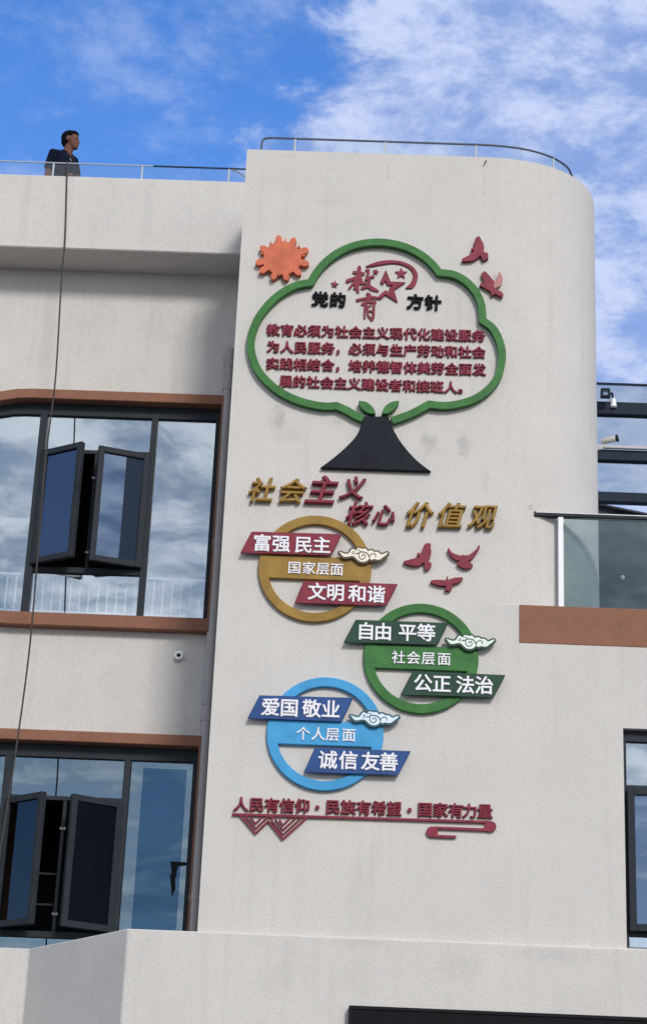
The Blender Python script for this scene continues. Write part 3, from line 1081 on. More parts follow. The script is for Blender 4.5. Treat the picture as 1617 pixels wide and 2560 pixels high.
# torn strip of film hanging in the lower right pane
zf = crop(0, 1780, 2.716)
FYL = FY0 + 0.03
fm = MB().plate([ccw(flat([zf(*p_) for p_ in ((1158, 1015), (1275, 1022), (1275, 1040), (1212, 1045), (1195, 1105), (1207, 1112), (1190, 1122), (1192, 1200), (1168, 1255), (1160, 1160), (1152, 1108), (1168, 1100))], FYL))],
                FYL - 0.006, FYL)
fmo = fm.build('torn_film', BLACK, loc=at(*zf(1185, 1100), FYL))
tag(fmo, 'torn dark strip of film hanging on the lower window glass', 'film')

# black display panel at the bottom
d0, d1 = at(872, 2513, -0.14), at(870, 2560, -0.14)
o = empty('display_screen', (2.0, -0.05, 0.5), 'large black display screen on the wall at the bottom edge', 'screen')
MB().plate([[(d0.x, 0.6), (5.2, 0.6), (5.2, d0.z), (d0.x, d0.z)]], -0.14, -0.039, holes=[[(d0.x + 0.03, 0.63), (5.17, 0.63), (5.17, d0.z - 0.03), (d0.x + 0.03, d0.z - 0.03)]]).build('frame', BLACK, o, bevel=0.004)
MB().box(d0.x + 0.0305, 5.1695, -0.13, -0.045, 0.6305, d0.z - 0.0305).build('screen_face', SCREEN, o)

# ================================================================== raised signs on the tower wall
z3 = crop(590, 560, 2.1729)
z4 = crop(560, 980, 2.1729)
z5 = crop(560, 1480, 2.0836)


def sign_plate(name, polys, yf, yb, material, parent=None, holes=(), bevel=0.006, label=None, cat=None, group=None):
    m_ = MB().plate([ccw(p) for p in polys], yf, yb, holes=[ccw(h_) for h_ in holes])
    if parent:
        return m_.build(name, material, parent, bevel=bevel)
    xs_ = [p[0] for q_ in polys for p in q_]
    zs_ = [p[1] for q_ in polys for p in q_]
    o_ = m_.build(name, material, bevel=bevel, loc=((min(xs_) + max(xs_)) / 2, yb, (min(zs_) + max(zs_)) / 2))
    return tag(o_, label, cat, group)


# ---- tree-shaped sign: cloud outline, trunk, two leaves
TY = -0.065
c4 = at(*z4(820, 430), 0.0)
tree = empty('tree_sign', (c4.x, 0.0, c4.z), 'tree shaped sign with green cloud outline crown and flared black trunk', 'sign')
arcs = [[(545, 985), (480, 988), (400, 975), (320, 950), (240, 910), (175, 858), (125, 800), (95, 735), (80, 660), (88, 590), (120, 510), (180, 430), (250, 370), (330, 330), (405, 316)],
        [(405, 316), (432, 268), (480, 210), (550, 155), (640, 115), (740, 97), (840, 102), (930, 126), (1010, 168), (1065, 215), (1103, 262)],
        [(1103, 262), (1180, 272), (1250, 310), (1302, 368), (1332, 440), (1338, 522)],
        [(1338, 522), (1390, 560), (1425, 620), (1443, 690), (1440, 760), (1415, 840), (1360, 905), (1290, 950), (1210, 975), (1130, 985), (1048, 977)]]
ends = [[(545, 985), (600, 1010), (645, 1036), (690, 1056)], [(1048, 977), (965, 1022), (905, 1046), (846, 1066)]]
polys = []
for a_ in arcs + ends:
    line = spline(flat([z3(*p_) for p_ in a_], TY), 6)
    polys.append(band(line, 0.072))
for cusp in ((545, 985), (405, 316), (1103, 262), (1338, 522), (1048, 977)):
    q_ = flat([z3(*cusp)], TY)[0]
    polys.append([(q_[0] + 0.036 * math.cos(k * math.pi / 8), q_[1] + 0.036 * math.sin(k * math.pi / 8)) for k in range(16)])
sign_plate('crown_outline', polys, TY, -0.004, GREEN, tree, bevel=0.012)
tr = [(757, 131)] + spline([(893, 131), (912, 185), (947, 252), (1000, 322), (1060, 382), (1127, 432)], 5) + spline([(520, 412), (600, 352), (675, 285), (728, 220), (757, 131)], 5)[:-1]
sign_plate('trunk', [flat([z4(*p_) for p_ in tr], -0.05)], -0.05, -0.003, TRUNK, tree, bevel=0.008)
zl = crop(870, 980, 10.14)
lf1 = spline([(265, 220), (440, 240), (580, 330), (660, 440), (695, 550)], 5)[:-1] + spline([(695, 550), (560, 545), (430, 490), (330, 400), (280, 310), (265, 220)], 5)[:-1]
lf2 = spline([(850, 545), (885, 440), (965, 330), (1110, 245), (1292, 215)], 5)[:-1] + spline([(1292, 215), (1268, 300), (1180, 420), (1060, 510), (950, 548), (850, 545)], 5)[:-1]
for lf in (lf1, lf2):
    sign_plate('leaf', [flat([zl(*p_) for p_ in lf], -0.075)], -0.075, -0.0045, GREEN, tree, bevel=0.008)

# ---- sun sign
zsn = crop(590, 560, 6.914)
tips = [(728, 195), (1020, 240), (1245, 432), (1255, 690), (1118, 868), (880, 968), (630, 950), (410, 825), (340, 668), (415, 395)]
buds = [(855, 262), (595, 322), (1092, 380), (440, 498), (1180, 540), (1085, 742), (928, 845), (740, 880), (605, 812), (495, 700)]
polys = [spline([(800 + 322 * math.cos(k * math.pi / 12), 585 + 288 * math.sin(k * math.pi / 12)) for k in range(24)], 2, True)]
for (x, y) in tips:
    d_ = Vector((x - 800, y - 585)); l_ = d_.length; d_ = d_ / l_; n_ = Vector((-d_.y, d_.x))
    base = l_ * 0.52
    pet = []
    for (t_, wd) in ((0, 62), (0.45, 50), (0.72, 54), (0.88, 42), (0.97, 22), (1.02, 6), (1.02, -6), (0.97, -22), (0.88, -42), (0.72, -54), (0.45, -50), (0, -62)):
        pt = Vector((800, 585)) + d_ * (base + (l_ - base) * t_) + n_ * wd
        pet.append((pt.x, pt.y))
    polys.append(pet)
for (x, y) in buds:
    d_ = Vector((800 - x, 585 - y)).normalized()
    polys += stroke([(x, y), (x + d_.x * 60, y + d_.y * 60)], [26, 14])
sign_plate('sun_sign', [flat([zsn(*p_) for p_ in q_], -0.06) for q_ in polys], -0.06, -0.003, ORANGE, bevel=0.008,
           label='orange sun sign with rounded rays on the wall beside the cloud outline', cat='sign')

# ---- birds
zb1 = crop(1130, 580, 10.14)
zb2 = crop(990, 1340, 6.613)
BG = 'red bird signs on the tower wall'
birds = [
    (zb1, [[(660, 108), (695, 115), (740, 210), (790, 290), (805, 390), (800, 500), (880, 520), (912, 545), (900, 610), (912, 670), (870, 670), (800, 725), (750, 665), (715, 600), (620, 665), (520, 720), (400, 735), (260, 740), (255, 670),
            (380, 610), (500, 520), (555, 470), (490, 450), (485, 400), (540, 385), (575, 400), (560, 310), (562, 230), (590, 150)]],
     'red bird sign with one wing raised, topmost one right of the cloud outline', None),
    (zb1, [[(735, 1030), (770, 1035), (790, 995), (850, 1010), (930, 1090), (1010, 1185), (1062, 1255), (1050, 1350), (1100, 1440), (1180, 1480), (1260, 1520), (1295, 1600), (1245, 1640), (1160, 1600), (1080, 1560), (1020, 1610), (985, 1560),
            (960, 1500), (850, 1440), (770, 1385), (700, 1370), (690, 1335), (740, 1290), (795, 1290), (775, 1190), (745, 1110)]],
     'red bird sign with a faded pink far wing, below the topmost bird', [[(1062, 1250), (1130, 1190), (1160, 1070), (1195, 1005), (1240, 1060), (1275, 1170), (1265, 1260), (1215, 1360), (1110, 1410), (1085, 1470), (1045, 1540), (1015, 1490), (1050, 1380), (1052, 1320)]]),
    (zb2, [[(480, 130), (510, 118), (570, 125), (568, 200), (580, 260), (560, 350), (525, 410), (575, 440), (580, 490), (545, 540), (490, 560), (470, 520), (470, 460), (445, 440), (400, 475), (310, 495), (200, 475), (125, 440), (130, 415),
            (230, 385), (330, 360), (395, 345), (345, 310), (355, 278), (395, 280), (430, 315), (430, 240), (450, 170)]],
     'red bird sign with one wing up and one swept back, beside the gold ring', None),
    (zb2, [[(870, 195), (905, 255), (960, 290), (1040, 315), (1085, 320), (1105, 298), (1125, 315), (1190, 315), (1260, 270), (1320, 220), (1362, 150), (1380, 180), (1340, 260), (1290, 330), (1240, 385), (1190, 405), (1210, 435), (1262, 465),
            (1255, 505), (1190, 535), (1120, 535), (1050, 500), (1010, 465), (1020, 425), (1070, 410), (985, 395), (900, 330), (850, 235)]],
     'red bird sign seen head on with both wings raised in a V', None),
    (zb2, [[(575, 735), (640, 722), (740, 722), (820, 725), (840, 660), (858, 680), (862, 720), (950, 690), (1040, 682), (1100, 685), (1085, 725), (1010, 775), (915, 800), (925, 850), (890, 905), (840, 905), (800, 885), (825, 825), (730, 820),
            (620, 790), (570, 765)]],
     'red bird sign gliding with wings spread level, lowest of the birds', None)]
for (zc, pl, lab, pale) in birds:
    pls = [flat([zc(*p_) for p_ in spline(q_, 3, True)], -0.045) for q_ in pl]
    ob = sign_plate('bird_sign', pls, -0.045, -0.003, CRIMSON, bevel=0.006, label=lab, cat='bird sign', group=BG)
    if pale:
        sign_plate('far_wing', [flat([zc(*p_) for p_ in spline(q_, 3, True)], -0.04) for q_ in pale], -0.040, -0.004, PINK, ob, bevel=0.005)
        ob.children[0]['label'] = 'faded pink wing'

# ---- title above the paragraph
LG = 'raised lettering lines on the tower wall'


def lettering(name, chars, c0, c1, yf, material, label, group=LG, **kw):
    a_, b_ = at(*c0, 0.0), at(*c1, 0.0)
    o_ = empty(name, ((a_.x + b_.x) / 2, 0.0, min(a_.z, b_.z) - 0.07), label, 'lettering', group)
    text_line(chars, c0, c1, yf, -0.003, parent=o_, material=material, **kw)
    return o_


lettering('wall_lettering', '党的', z3(457, 404), z3(553, 409), -0.03, BLACK, 'black pair of characters left of the red calligraphy in the cloud outline', size=0.95, bold=0.038)
lettering('wall_lettering', '方针', z3(973, 419), z3(1070, 424), -0.03, BLACK, 'black pair of characters right of the red calligraphy in the cloud outline', size=0.95, bold=0.038)
rows_ = [('教育必须为社会主义现代化建设服务', (203, 572), (1317, 605), 'first and topmost line of the red paragraph inside the green cloud outline'),
         ('为人民服务，必须与生产劳动和社会', (203, 664), (1317, 695), 'second line of the red paragraph, with a comma after its fifth character'),
         ('实践相结合，培养德智体美劳全面发', (199, 756), (1320, 788), 'third line of the red paragraph, just above the short last line'),
         ('展的社会主义建设者和接班人。', (270, 851), (1240, 888), 'short indented last line of the red paragraph, ending in a full stop')]
for t_, a_, b_, lab in rows_:
    lettering('wall_lettering', t_, z3(*a_), z3(*b_), -0.026, CRIMSON, lab, size=0.98, bold=0.036)

# ---- brush calligraphy with an open star
zc = crop(860, 630, 7.243)
YC = -0.02
jiao = [([(275, 275), (275, 330), (265, 400), (250, 460), (240, 520)], [62, 66, 64, 60, 60]), ([(175, 360), (250, 372), (350, 388)], [44, 50, 50]),
        ([(60, 520), (140, 490), (230, 450), (300, 425)], [62, 54, 46, 42]), ([(320, 380), (250, 470), (170, 560), (90, 660)], [46, 50, 46, 34]),
        ([(255, 470), (310, 500), (290, 550), (225, 590)], [50, 54, 50, 40]), ([(240, 560), (235, 640), (255, 720)], [70, 72, 36]), ([(185, 650), (240, 650)], [36, 44]),
        ([(200, 580), (300, 540)], [40, 40]),
        ([(400, 325), (440, 330), (430, 400), (400, 490)], [34, 48, 46, 40]), ([(390, 500), (460, 460), (530, 440)], [38, 44, 46]),
        ([(455, 500), (450, 570), (400, 630), (320, 650)], [46, 48, 44, 40]), ([(320, 570), (380, 560), (430, 600), (500, 650), (615, 700)], [36, 40, 60, 70, 28])]
yu = [([(420, 752), (460, 775), (470, 830)], [44, 60, 50]), ([(235, 868), (350, 845), (480, 815), (560, 820), (640, 838)], [46, 42, 46, 44, 34]),
      ([(440, 850), (400, 900), (335, 940)], [50, 46, 50]), ([(360, 925), (460, 895), (560, 905)], [44, 44, 54]),
      ([(385, 960), (375, 1060), (372, 1185)], [36, 36, 34]), ([(540, 910), (535, 1060), (525, 1180), (500, 1230)], [48, 44, 48, 34]),
      ([(420, 970), (425, 1080), (440, 1150), (500, 1215)], [30, 28, 30, 44]), ([(430, 1000), (480, 960)], [26, 30]), ([(430, 1080), (470, 1060), (510, 1080)], [22, 26, 24])]
star = [(650, 545), (755, 315), (840, 528), (1120, 540), (905, 685), (970, 912), (745, 770), (665, 850), (600, 832), (620, 795), (745, 684), (822, 725), (815, 650), (880, 602), (785, 600), (743, 515), (700, 592)]


def px_strokes(lst):
    res = []
    for pts_, ws_ in lst:
        pw = spline([(p_[0], p_[1], w_) for p_, w_ in zip(pts_, ws_)], 4)
        res += stroke([(p_[0], p_[1]) for p_ in pw], [p_[2] for p_ in pw])
    return res


cal = empty('calligraphy_sign', at(*zc(420, 1240), 0.0), 'red brush calligraphy of two characters with open star under a crescent swoosh', 'lettering')
sign_plate('character', [flat([zc(*p_) for p_ in q_], YC) for q_ in px_strokes(jiao)], YC, -0.003, CRIMSON, cal, bevel=0.0)
sign_plate('character', [flat([zc(*p_) for p_ in q_], YC + 0.002) for q_ in px_strokes(yu)], YC + 0.002, -0.0025, CRIMSON, cal, bevel=0.0)
sign_plate('open_star', [flat([zc(*p_) for p_ in star], YC - 0.004)], YC - 0.004, -0.004, CRIMSON, cal, bevel=0.005)
sw = spline([(385, 250), (560, 180), (720, 148), (880, 142), (1060, 168), (1220, 240), (1315, 350), (1330, 470), (1285, 595), (1220, 660)], 4) + [(1100, 655)] + \
    spline([(1190, 570), (1245, 460), (1235, 370), (1170, 290), (1040, 228), (880, 206), (700, 226), (520, 258), (400, 270)], 4)
sign_plate('swoosh_sign', [flat([zc(*p_) for p_ in sw], YC)], YC, -0.003, CRIMSON, bevel=0.006, label='red crescent swoosh sign arching over the stars and calligraphy', cat='sign')


def star_poly(cx, cy, r_, rot_=0.0, sq=0.92):
    return [(cx + (r_ if k % 2 == 0 else r_ * 0.42) * math.sin(rot_ + k * math.pi / 5), cy - sq * (r_ if k % 2 == 0 else r_ * 0.42) * math.cos(rot_ + k * math.pi / 5)) for k in range(10)]


for (f_, cx, cy, r_, rt_, lab) in ((zc, 1030, 382, 120, 0.0, 'largest small red star sign, under the swoosh right of the open star'),
                                   (zc, 572, 352, 66, 0.25, 'tiny red star sign touching the brush characters below the swoosh'),
                                   (z3, 535, 326, 23, 0.15, 'tiny red star sign alone above the black left pair of characters')):
    sign_plate('star_sign', [flat([f_(*p_) for p_ in star_poly(cx, cy, r_, rt_)], YC)], YC, -0.003, CRIMSON, bevel=0.003, label=lab, cat='star sign', group='small red star signs')

# ---- slanted heading in gold and red
zh = crop(600, 1170, 2.3045)
HY = -0.06
for nm, lab, chs in (('heading_lettering', 'upper slanted heading line, two gold characters then two red', (('社', 128, 122, 150, GOLD), ('会', 302, 127, 152, GOLD), ('主', 477, 122, 178, CRIMSON), ('义', 655, 110, 140, CRIMSON))),
                     ('heading_lettering', 'lower slanted heading line, two red characters then three gold', (('核', 685, 258, 142, CRIMSON), ('心', 835, 266, 132, CRIMSON), ('价', 1032, 266, 156, GOLD), ('值', 1216, 270, 156, GOLD), ('观', 1402, 276, 152, GOLD)))):
    c_ = at(*zh(chs[1][1], chs[1][2] + 70), 0.0)
    o = empty(nm, (c_.x, 0, c_.z), lab, 'lettering', LG)
    for ch, cx, cy, w_, mt in chs:
        q_ = at(*zh(cx, cy), HY)
        sz = (at(*zh(cx + w_ / 2, cy), HY) - at(*zh(cx - w_ / 2, cy), HY)).length
        m_ = MB()
        put_char(m_, ch, q_.x, q_.z, sz, sz * 1.06, HY, -0.003, 0.026, 0.26)
        m_.build('character', mt, o)

# ---- the three ring signs
CLO = [(170, 292), (215, 292), (260, 315), (330, 330), (385, 322), (430, 275), (450, 235), (500, 215), (545, 235), (570, 262), (585, 215), (630, 192), (690, 205), (730, 215), (790, 205), (830, 245), (850, 265), (910, 245),
       (965, 255), (1000, 290), (1070, 280), (1120, 315), (1170, 345), (1230, 325), (1300, 300), (1320, 310), (1260, 375), (1200, 415), (1150, 455), (1080, 470), (1000, 455), (930, 475), (895, 440), (860, 470), (800, 510), (720, 522),
       (640, 500), (580, 445), (510, 390), (440, 385), (370, 400), (290, 402), (240, 370), (205, 320)]
SWIRL = [([(520, 330), (485, 325), (478, 290), (510, 275), (528, 295)], 16), ([(560, 320), (620, 318), (660, 290), (740, 285), (810, 305), (860, 355), (885, 420)], 24),
         ([(640, 330), (640, 400), (680, 450), (740, 455), (785, 405), (770, 350), (720, 352), (715, 385)], 20), ([(880, 400), (920, 345), (980, 325), (1035, 350), (1030, 400)], 20), ([(600, 245), (640, 235), (665, 260)], 14),
         ([(670, 265), (690, 285)], 16)]


def round_sign(zf_, cx, cy, rx, bar, ban1, ban2, t1, t2, cap, cloud_px, ringm, banm, captm, label):
    yr, yb_, yc_ = -0.045, -0.075, -0.085
    c_ = at(*zf_(cx, cy), yr)
    r_ = (at(*zf_(cx + rx, cy), yr) - at(*zf_(cx - rx, cy), yr)).length / 2
    o_ = empty('round_sign', (c_.x, 0.0, c_.z - r_), label, 'sign', 'ring signs with slanted banners')
    circ = lambda q_: [(c_.x + q_ * math.cos(2 * math.pi * k / 96), c_.z + q_ * math.sin(2 * math.pi * k / 96)) for k in range(96)]
    # the ring and its cross bar are cut from one sheet: the openings above and below the bar are holes
    (tlx, tlz), (blx, blz) = flat([zf_(*bar[0])], yr)[0], flat([zf_(*bar[1])], yr)[0]
    ri = r_ - 0.088
    tilt = -0.006
    up_h, lo_h = [], []
    for k in range(97):
        a_ = 2 * math.pi * k / 96
        p_ = (c_.x + ri * math.cos(a_), c_.z + ri * math.sin(a_))
        if p_[1] > tlz + tilt * (p_[0] - c_.x):
            up_h.append(p_)
        if p_[1] < blz + tilt * (p_[0] - c_.x):
            lo_h.append(p_)
    sign_plate('ring', [circ(r_)], yr, -0.003, ringm, o_, holes=[sorted_loop(up_h, c_), sorted_loop(lo_h, c_)], bevel=0.006)
    for ban, txt, pos in ((ban1, t1[0], t1[1]), (ban2, t2[0], t2[1])):
        b_ = sign_plate('banner', [flat([zf_(*p_) for p_ in ban], yb_)], yb_, yr - 0.002, banm, o_, bevel=0.005)
        m_ = MB()
        for ch, p_ in zip(txt, pos):
            q_ = at(*zf_(*p_), yb_ - 0.012)
            put_char(m_, ch, q_.x, q_.z, 0.172, 0.172, yb_ - 0.012, yb_ - 0.0005, 0.022)
        m_.build('lettering', LWHITE, b_)
    m_ = MB()
    for ch, p_ in zip(cap[0], cap[1]):
        q_ = at(*zf_(*p_), yr - 0.012)
        put_char(m_, ch, q_.x, q_.z, 0.128, 0.128, yr - 0.012, yr - 0.0005, 0.015)
    m_.build('caption', LWHITE, o_)
    # white cloud with scrolls on a backing in the ring's colour
    k_ = 9.506
    zz_ = lambda x, y: (cloud_px[0] + (x - 100) / k_, cloud_px[1] + (y - 330) / k_)
    face = flat([zz_(*p_) for p_ in spline(CLO, 3, True)], yc_)
    cxm = sum(p_[0] for p_ in face) / len(face)
    back = []
    nf = len(face)
    fc = ccw(face)
    for i in range(nf):
        a_, b_ = Vector(fc[i - 2]), Vector(fc[(i + 2) % nf])
        t_ = (b_ - a_).normalized()
        back.append((fc[i][0] + t_.y * 0.017, fc[i][1] - t_.x * 0.017))
    cb_ = sign_plate('cloud_emblem', [back], yc_ + 0.006, yr - 0.004, captm, o_, bevel=0.0)
    sign_plate('cloud_face', [fc], yc_, yc_ + 0.0055, {'dark_ochre_edge': CREAMW, 'dark_green_edge': MINTW}.get(captm.name, ICEW), cb_, bevel=0.0)
    sc = []
    for pts_, w_ in SWIRL:
        sc += stroke([tuple(p_) for p_ in spline(pts_, 4)], w_)
    sign_plate('scroll', [flat([zz_(*p_) for p_ in q_], yc_ - 0.002) for q_ in sc], yc_ - 0.002, yc_ - 0.0005, captm, cb_, bevel=0.0)
    return o_


def sorted_loop(pts_, c_):
    cx_ = sum(p_[0] for p_ in pts_) / len(pts_)
    cz_ = sum(p_[1] for p_ in pts_) / len(pts_)
    res, seen = [], set()
    for p_ in sorted(pts_, key=lambda p_: math.atan2(p_[1] - cz_, p_[0] - cx_)):
        kk = (round(p_[0], 5), round(p_[1], 5))
        if kk not in seen:
            seen.add(kk)
            res.append(p_)
    return res


CREAMW = mat('cream_acrylic', (0.82, 0.76, 0.66), 0.45, 0.03, 9.0)
MINTW = mat('pale_green_acrylic', (0.74, 0.82, 0.75), 0.45, 0.03, 9.0)
ICEW = mat('pale_blue_acrylic', (0.66, 0.79, 0.86), 0.45, 0.03, 9.0)
CGOLD = mat('dark_ochre_edge', (0.095, 0.062, 0.022), 0.6)
CGREEN = mat('dark_green_edge', (0.016, 0.06, 0.025), 0.6)
CTEAL = mat('dark_teal_edge', (0.02, 0.085, 0.12), 0.6)
round_sign(z4, 493, 956, 307, ((493, 898), (493, 1008)), ((150, 757), (640, 771), (580, 888), (88, 873)), ((432, 1025), (943, 1042), (880, 1160), (383, 1145)),
           ('富强民主', ((207, 818), (310, 822), (432, 828), (530, 831))), ('文明和谐', ((505, 1083), (605, 1088), (724, 1094), (825, 1098))),
           ('国家层面', ((382, 953), (460, 956), (537, 959), (612, 962))), (840.5, 1384.5), GOLD, CRIMSON, CGOLD,
           'gold ring sign with two slanted crimson banners and white cloud')
round_sign(z5, 1025, 343, 299, ((1025, 284), (1025, 398)), ((685, 143), (1168, 160), (1110, 275), (622, 262)), ((982, 410), (1465, 432), (1402, 548), (918, 535)),
           ('自由平等', ((738, 203), (828, 206), (955, 210), (1052, 211))), ('公正法治', ((1035, 472), (1133, 477), (1255, 482), (1353, 485))),
           ('社会层面', ((908, 339), (985, 342), (1063, 345), (1145, 348))), (1107, 1602), GREEN, DGREEN, CGREEN,
           'green ring sign with two slanted dark green banners and white cloud')
round_sign(z5, 526, 736, 304, ((526, 683), (526, 793)), ((185, 537), (672, 550), (612, 675), (122, 657)), ((473, 810), (972, 828), (905, 953), (415, 938)),
           ('爱国敬业', ((243, 598), (340, 602), (456, 606), (556, 610))), ('诚信友善', ((540, 873), (647, 876), (762, 881), (857, 884))),
           ('个人层面', ((412, 736), (490, 738), (565, 741), (650, 744))), (868, 1793), AZURE, NAVY, CTEAL,
           'sky blue ring sign with two slanted navy banners and white cloud')

# ---- slogan along the bottom and its ornament line
zs_ = crop(570, 1980, 2.2043)
c_ = at(*zs_(740, 110), 0.0)
o = empty('slogan_lettering', (c_.x, 0, c_.z - 0.03), 'red raised slogan in three groups split by dots above the ornament strip', 'lettering', LG)
cs = ((72, '人'), (158, '民'), (243, '有'), (325, '信'), (410, '仰'), (578, '民'), (662, '族'), (748, '有'), (832, '希'), (915, '望'), (1085, '国'), (1170, '家'), (1255, '有'), (1332, '力'), (1415, '量'))
for x, ch in cs:
    q_ = at(*zs_(x, 65.5 + (x - 72) * 0.029), -0.03)
    m_ = MB()
    put_char(m_, ch, q_.x, q_.z, 0.136, 0.132, -0.03, -0.003, 0.032, 0.0)
    m_.build('character', CRIMSON, o)
for x in (492, 1000):
    q_ = at(*zs_(x, 72 + (x - 72) * 0.028), -0.03)
    MB().tube([(q_.x, -0.03, q_.z), (q_.x, -0.003, q_.z)], 0.019, 16).build('dot', CRIMSON, o, smooth=40)
st = []
for pts_, w_ in (([(28, 122), (740, 143), (1440, 165)], 13), ([(1440, 190), (1448, 190)], 58), ([(1440, 208), (1140, 196)], 14), ([(1128, 219), (1120, 219)], 58), ([(1130, 242), (1250, 246)], 14),
                 ([(72, 132), (152, 226), (222, 158), (302, 258), (430, 142)], 10), ([(98, 134), (152, 200), (222, 132), (250, 140)], 7), ([(125, 138), (152, 173), (186, 138)], 7),
                 ([(250, 140), (240, 158), (302, 234), (402, 142)], 7), ([(262, 150), (302, 208), (372, 143)], 7), ([(285, 152), (302, 182), (340, 143)], 7)):
    st += stroke(pts_, w_)
sign_plate('ornament_strip', [flat([zs_(*p_) for p_ in q_], -0.03) for q_ in st], -0.03, -0.003, CRIMSON, bevel=0.0,
           label='thin red line ornament with nested chevrons and a folded end under the slogan', cat='sign')

# small screws left in the wall
# ================================================================== the man on the roof
YM = 1.98
zm = crop(80, 310, 9.506)
HC = at(*zm(935, 400), YM)                    # centre of the head
man = empty('person', (HC.x - 0.1, YM, 11.85), 'man in dark polo shirt behind the roof railing looking to the right', 'person')
FD = Vector((0.74, -0.67, 0)).normalized()     # the way the chest faces
LF = Vector((0.67, 0.74, 0)).normalized()      # towards his left shoulder


def ray_pt(x, y, Y): return at(*zm(x, y), Y)


sh_r = ray_pt(522, 700, YM - 0.16)
sh_l = ray_pt(985, 880, YM + 0.17)
neck0 = (sh_r + sh_l) / 2 + Vector((0.035, 0.0, 0.06))
hip = (sh_r + sh_l) / 2 + Vector((-0.03, 0.10, -0.55))
chest = (sh_r + sh_l) / 2 + Vector((0.0, 0.0, -0.12))
belly = (chest + hip) / 2
HF = Vector((0.96, -0.22, 0.0)).normalized()   # the way the face looks
HR = Vector((0.22, 0.96, 0.0)).normalized()
rot_h = Matrix((HF, HR, Vector((0, 0, 1)))).transposed()
rot_b = Matrix((FD, LF, Vector((0, 0, 1)))).transposed()


def hp(f, s_, u): return HC + HF * f + HR * s_ + Vector((0, 0, u))


elb_r = sh_r + Vector((-0.055, 0.05, -0.30))
wr_r = elb_r + Vector((0.20, -0.16, -0.12))
elb_l = sh_l + Vector((0.06, 0.02, -0.29))
wr_l = elb_l + Vector((-0.02, -0.24, -0.06))
bd = MB()
# head: skull, face, jaw, nose, ear, lips
bd.ellipsoid(hp(-0.012, 0, 0.028), (0.098, 0.078, 0.092), rot_h)
bd.ellipsoid(hp(0.035, 0, -0.035), (0.060, 0.062, 0.085), rot_h)
bd.ellipsoid(hp(0.055, 0, -0.085), (0.038, 0.040, 0.036), rot_h)
bd.ellipsoid(hp(0.088, 0, -0.030), (0.026, 0.013, 0.013), rot_h)
bd.ellipsoid(hp(0.082, 0, -0.010), (0.018, 0.010, 0.024), rot_h)
bd.ellipsoid(hp(0.076, 0, 0.018), (0.016, 0.045, 0.010), rot_h)
bd.ellipsoid(hp(0.084, 0, -0.058), (0.014, 0.022, 0.008), rot_h)
bd.ellipsoid(hp(0.082, 0, -0.071), (0.013, 0.020, 0.007), rot_h)
for s_ in (-1, 1):
    bd.ellipsoid(hp(-0.010, s_ * 0.076, -0.012), (0.019, 0.010, 0.032), rot_h)
    bd.ellipsoid(hp(0.048, s_ * 0.045, -0.028), (0.026, 0.018, 0.016), rot_h)
bd.tube([hp(-0.012, 0, -0.06), (hp(-0.01, 0, -0.10) + neck0) / 2, neck0 + Vector((-0.01, 0, -0.04))], [0.052, 0.054, 0.064], 16)
bd.tube([neck0 + Vector((0, 0, -0.05)), chest, belly, hip], [0.09, 0.13, 0.13, 0.13], 18)
for (s_, e_, w_) in ((sh_r, elb_r, wr_r), (sh_l, elb_l, wr_l)):
    bd.tube([s_ + Vector((0, 0, 0.0)), s_ * 0.6 + e_ * 0.4, e_, e_ * 0.6 + w_ * 0.4, w_], [0.052, 0.048, 0.040, 0.038, 0.027], 14)
    hd_ = (w_ - e_).normalized()
    sd_ = hd_.cross(Vector((0, 0, 1))).normalized()
    pm = w_ + hd_ * 0.055
    bd.tube([w_, w_ + hd_ * 0.03, pm + hd_ * 0.035], [0.025, 0.034, 0.030], 12)
    for k, (off, ln) in enumerate(((-0.028, 0.062), (-0.010, 0.074), (0.010, 0.070), (0.027, 0.054))):
        b0_ = pm + hd_ * 0.02 + sd_ * off
        bd.tube([b0_, b0_ + hd_ * ln * 0.6 + Vector((0, 0, -0.004)), b0_ + hd_ * ln + Vector((0, 0, -0.025))], [0.010, 0.009, 0.008], 8)
    t0_ = w_ + hd_ * 0.025 - sd_ * 0.026
    bd.tube([t0_, t0_ - sd_ * 0.022 + hd_ * 0.03, t0_ - sd_ * 0.03 + hd_ * 0.055], [0.011, 0.010, 0.009], 8)
for s_ in (-1, 1):
    h0 = hip + LF * (0.09 * s_)
    ft = Vector((h0.x - 0.02, h0.y, 11.86))
    kn = (h0 + ft) / 2 + FD * 0.03
    bd.tube([h0, kn, ft + Vector((0, 0, 0.06))], [0.085, 0.058, 0.042], 14)
    bd.tube([ft + Vector((0, 0, 0.04)) - FD * 0.05, ft + Vector((0, 0, 0.035)) + FD * 0.16], [0.04, 0.032], 10)
body = bd.build('body', SKIN, man, voxel=0.0072)
# hair: cap over the skull, short at the sides
hr_ = MB()
hr_.ellipsoid(hp(-0.020, 0, 0.044), (0.100, 0.082, 0.086), rot_h)
hr_.ellipsoid(hp(-0.050, 0, 0.000), (0.064, 0.077, 0.084), rot_h)
hr_.ellipsoid(hp(0.030, 0, 0.080), (0.054, 0.062, 0.038), rot_h)
for s_ in (-1, 1):
    hr_.ellipsoid(hp(0.010, s_ * 0.052, 0.034), (0.030, 0.026, 0.036), rot_h)
hr_.build('hair', HAIR, man, voxel=0.009)
# eyes and brows
for s_ in (-1, 1):
    MB().ellipsoid(hp(0.078, s_ * 0.030, -0.004), (0.010, 0.014, 0.009), rot_h, 10, 8).build('eye', BLACK, man, smooth=60)
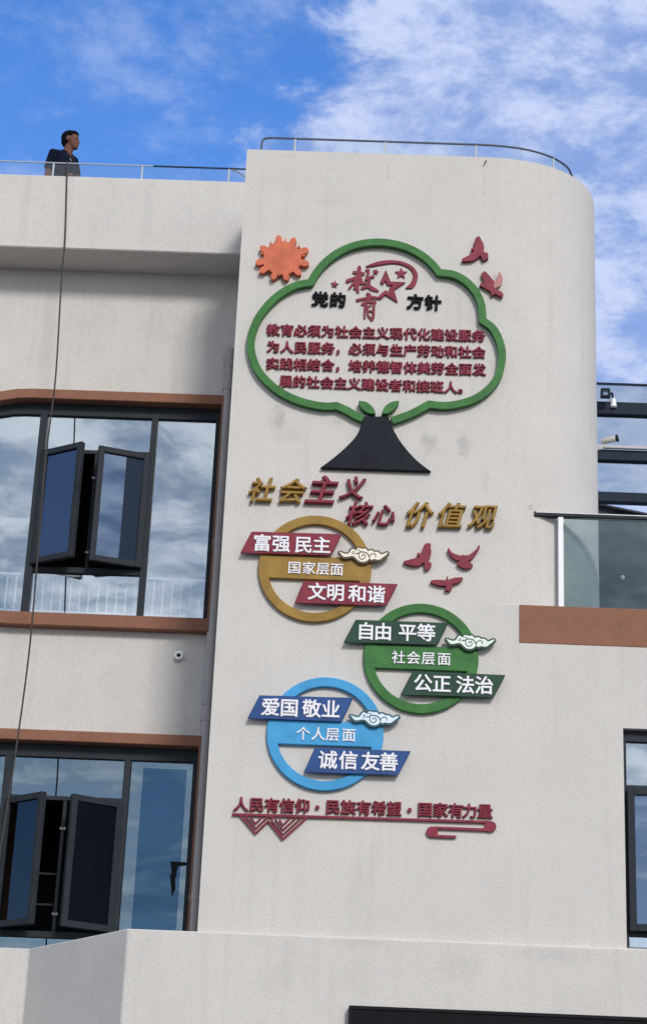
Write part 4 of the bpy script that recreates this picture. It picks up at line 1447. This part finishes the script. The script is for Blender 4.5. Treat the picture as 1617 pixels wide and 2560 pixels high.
# polo shirt
sh = MB()
sh.tube([neck0 + Vector((-0.005, 0, -0.035)), neck0 * 0.4 + chest * 0.6, chest, belly, hip + Vector((0, 0, -0.05))], [0.078, 0.130, 0.150, 0.148, 0.150], 20)
sh.ellipsoid(chest + Vector((0, 0, 0.01)), (0.125, 0.205, 0.13), rot_b)
sh.ellipsoid(belly, (0.13, 0.185, 0.20), rot_b)
sh.ellipsoid(hip, (0.125, 0.18, 0.16), rot_b)
for (s_, e_) in ((sh_r, elb_r), (sh_l, elb_l)):
    sh.tube([neck0 * 0.55 + s_ * 0.45 + Vector((0, 0, -0.03)), s_ + Vector((0, 0, -0.004)), s_ * 0.7 + e_ * 0.3, s_ * 0.38 + e_ * 0.62], [0.060, 0.064, 0.064, 0.066], 16)
shirt_o = sh.build('shirt', SHIRT, man, voxel=0.011)
# collar and the pale vest showing in its opening
co = MB()
nc = 18
ring_ = []
for k in range(nc):
    a_ = R(32 + 296 * k / (nc - 1))
    dip = 0.045 * max(0.0, math.cos(a_))
    for rr_, zz_ in ((0.094, -0.055), (0.088, -0.028), (0.070, 0.016), (0.062, 0.014), (0.070, -0.045)):
        ring_.append(neck0 + FD * (rr_ * math.cos(a_)) + LF * (rr_ * 0.96 * math.sin(a_)) + Vector((0.0, 0.0, zz_ - dip)))
fc_ = [[k * 5 + q_, k * 5 + (q_ + 1) % 5, (k + 1) * 5 + (q_ + 1) % 5, (k + 1) * 5 + q_] for k in range(nc - 1) for q_ in range(5)]
fc_ += [[0, 1, 2, 3, 4], [(nc - 1) * 5 + q_ for q_ in (4, 3, 2, 1, 0)]]
co.add(ring_, fc_)
co.build('collar', SHIRT, man, smooth=50)
# pale vest in the collar opening, laid on the chest of the shirt
dg_ = bpy.context.evaluated_depsgraph_get()
dg_.update()
ev_ = shirt_o.evaluated_get(dg_)
mi_ = shirt_o.matrix_world.copy()
mi_.translation = ORG[man.name]
inv_ = mi_.inverted()
ve = MB()
tri = []
for (px_, py_) in ((905, 812), (1000, 824), (1018, 838), (938, 872)):
    far_ = ray_pt(px_, py_, YM)
    dr_ = (far_ - CAM).normalized()
    ok_, hit_, nrm_, _ = ev_.ray_cast(inv_ @ CAM, dr_)
    tri.append((mi_ @ hit_ - dr_ * 0.014) if ok_ else far_ - dr_ * 0.2)
bk_ = [p_ + Vector((0, 0.02, 0)) for p_ in tri]
ve.add(tri + bk_, [(0, 1, 2, 3), (7, 6, 5, 4)] + [(k, (k + 1) % 4, 4 + (k + 1) % 4, 4 + k) for k in range(4)])
ve.build('vest', LWHITE, man)
tr_ = MB()
tr_.ellipsoid(hip + Vector((0, 0, -0.06)), (0.13, 0.175, 0.12), rot_b)
for s_ in (-1, 1):
    h0 = hip + LF * (0.09 * s_)
    ft = Vector((h0.x - 0.02, h0.y, 11.90))
    tr_.tube([h0, (h0 + ft) / 2 + FD * 0.03, ft], [0.100, 0.075, 0.065], 14)
tr_.build('trousers', TROUSER, man, voxel=0.014)

bpy.data.objects.remove(_fo)
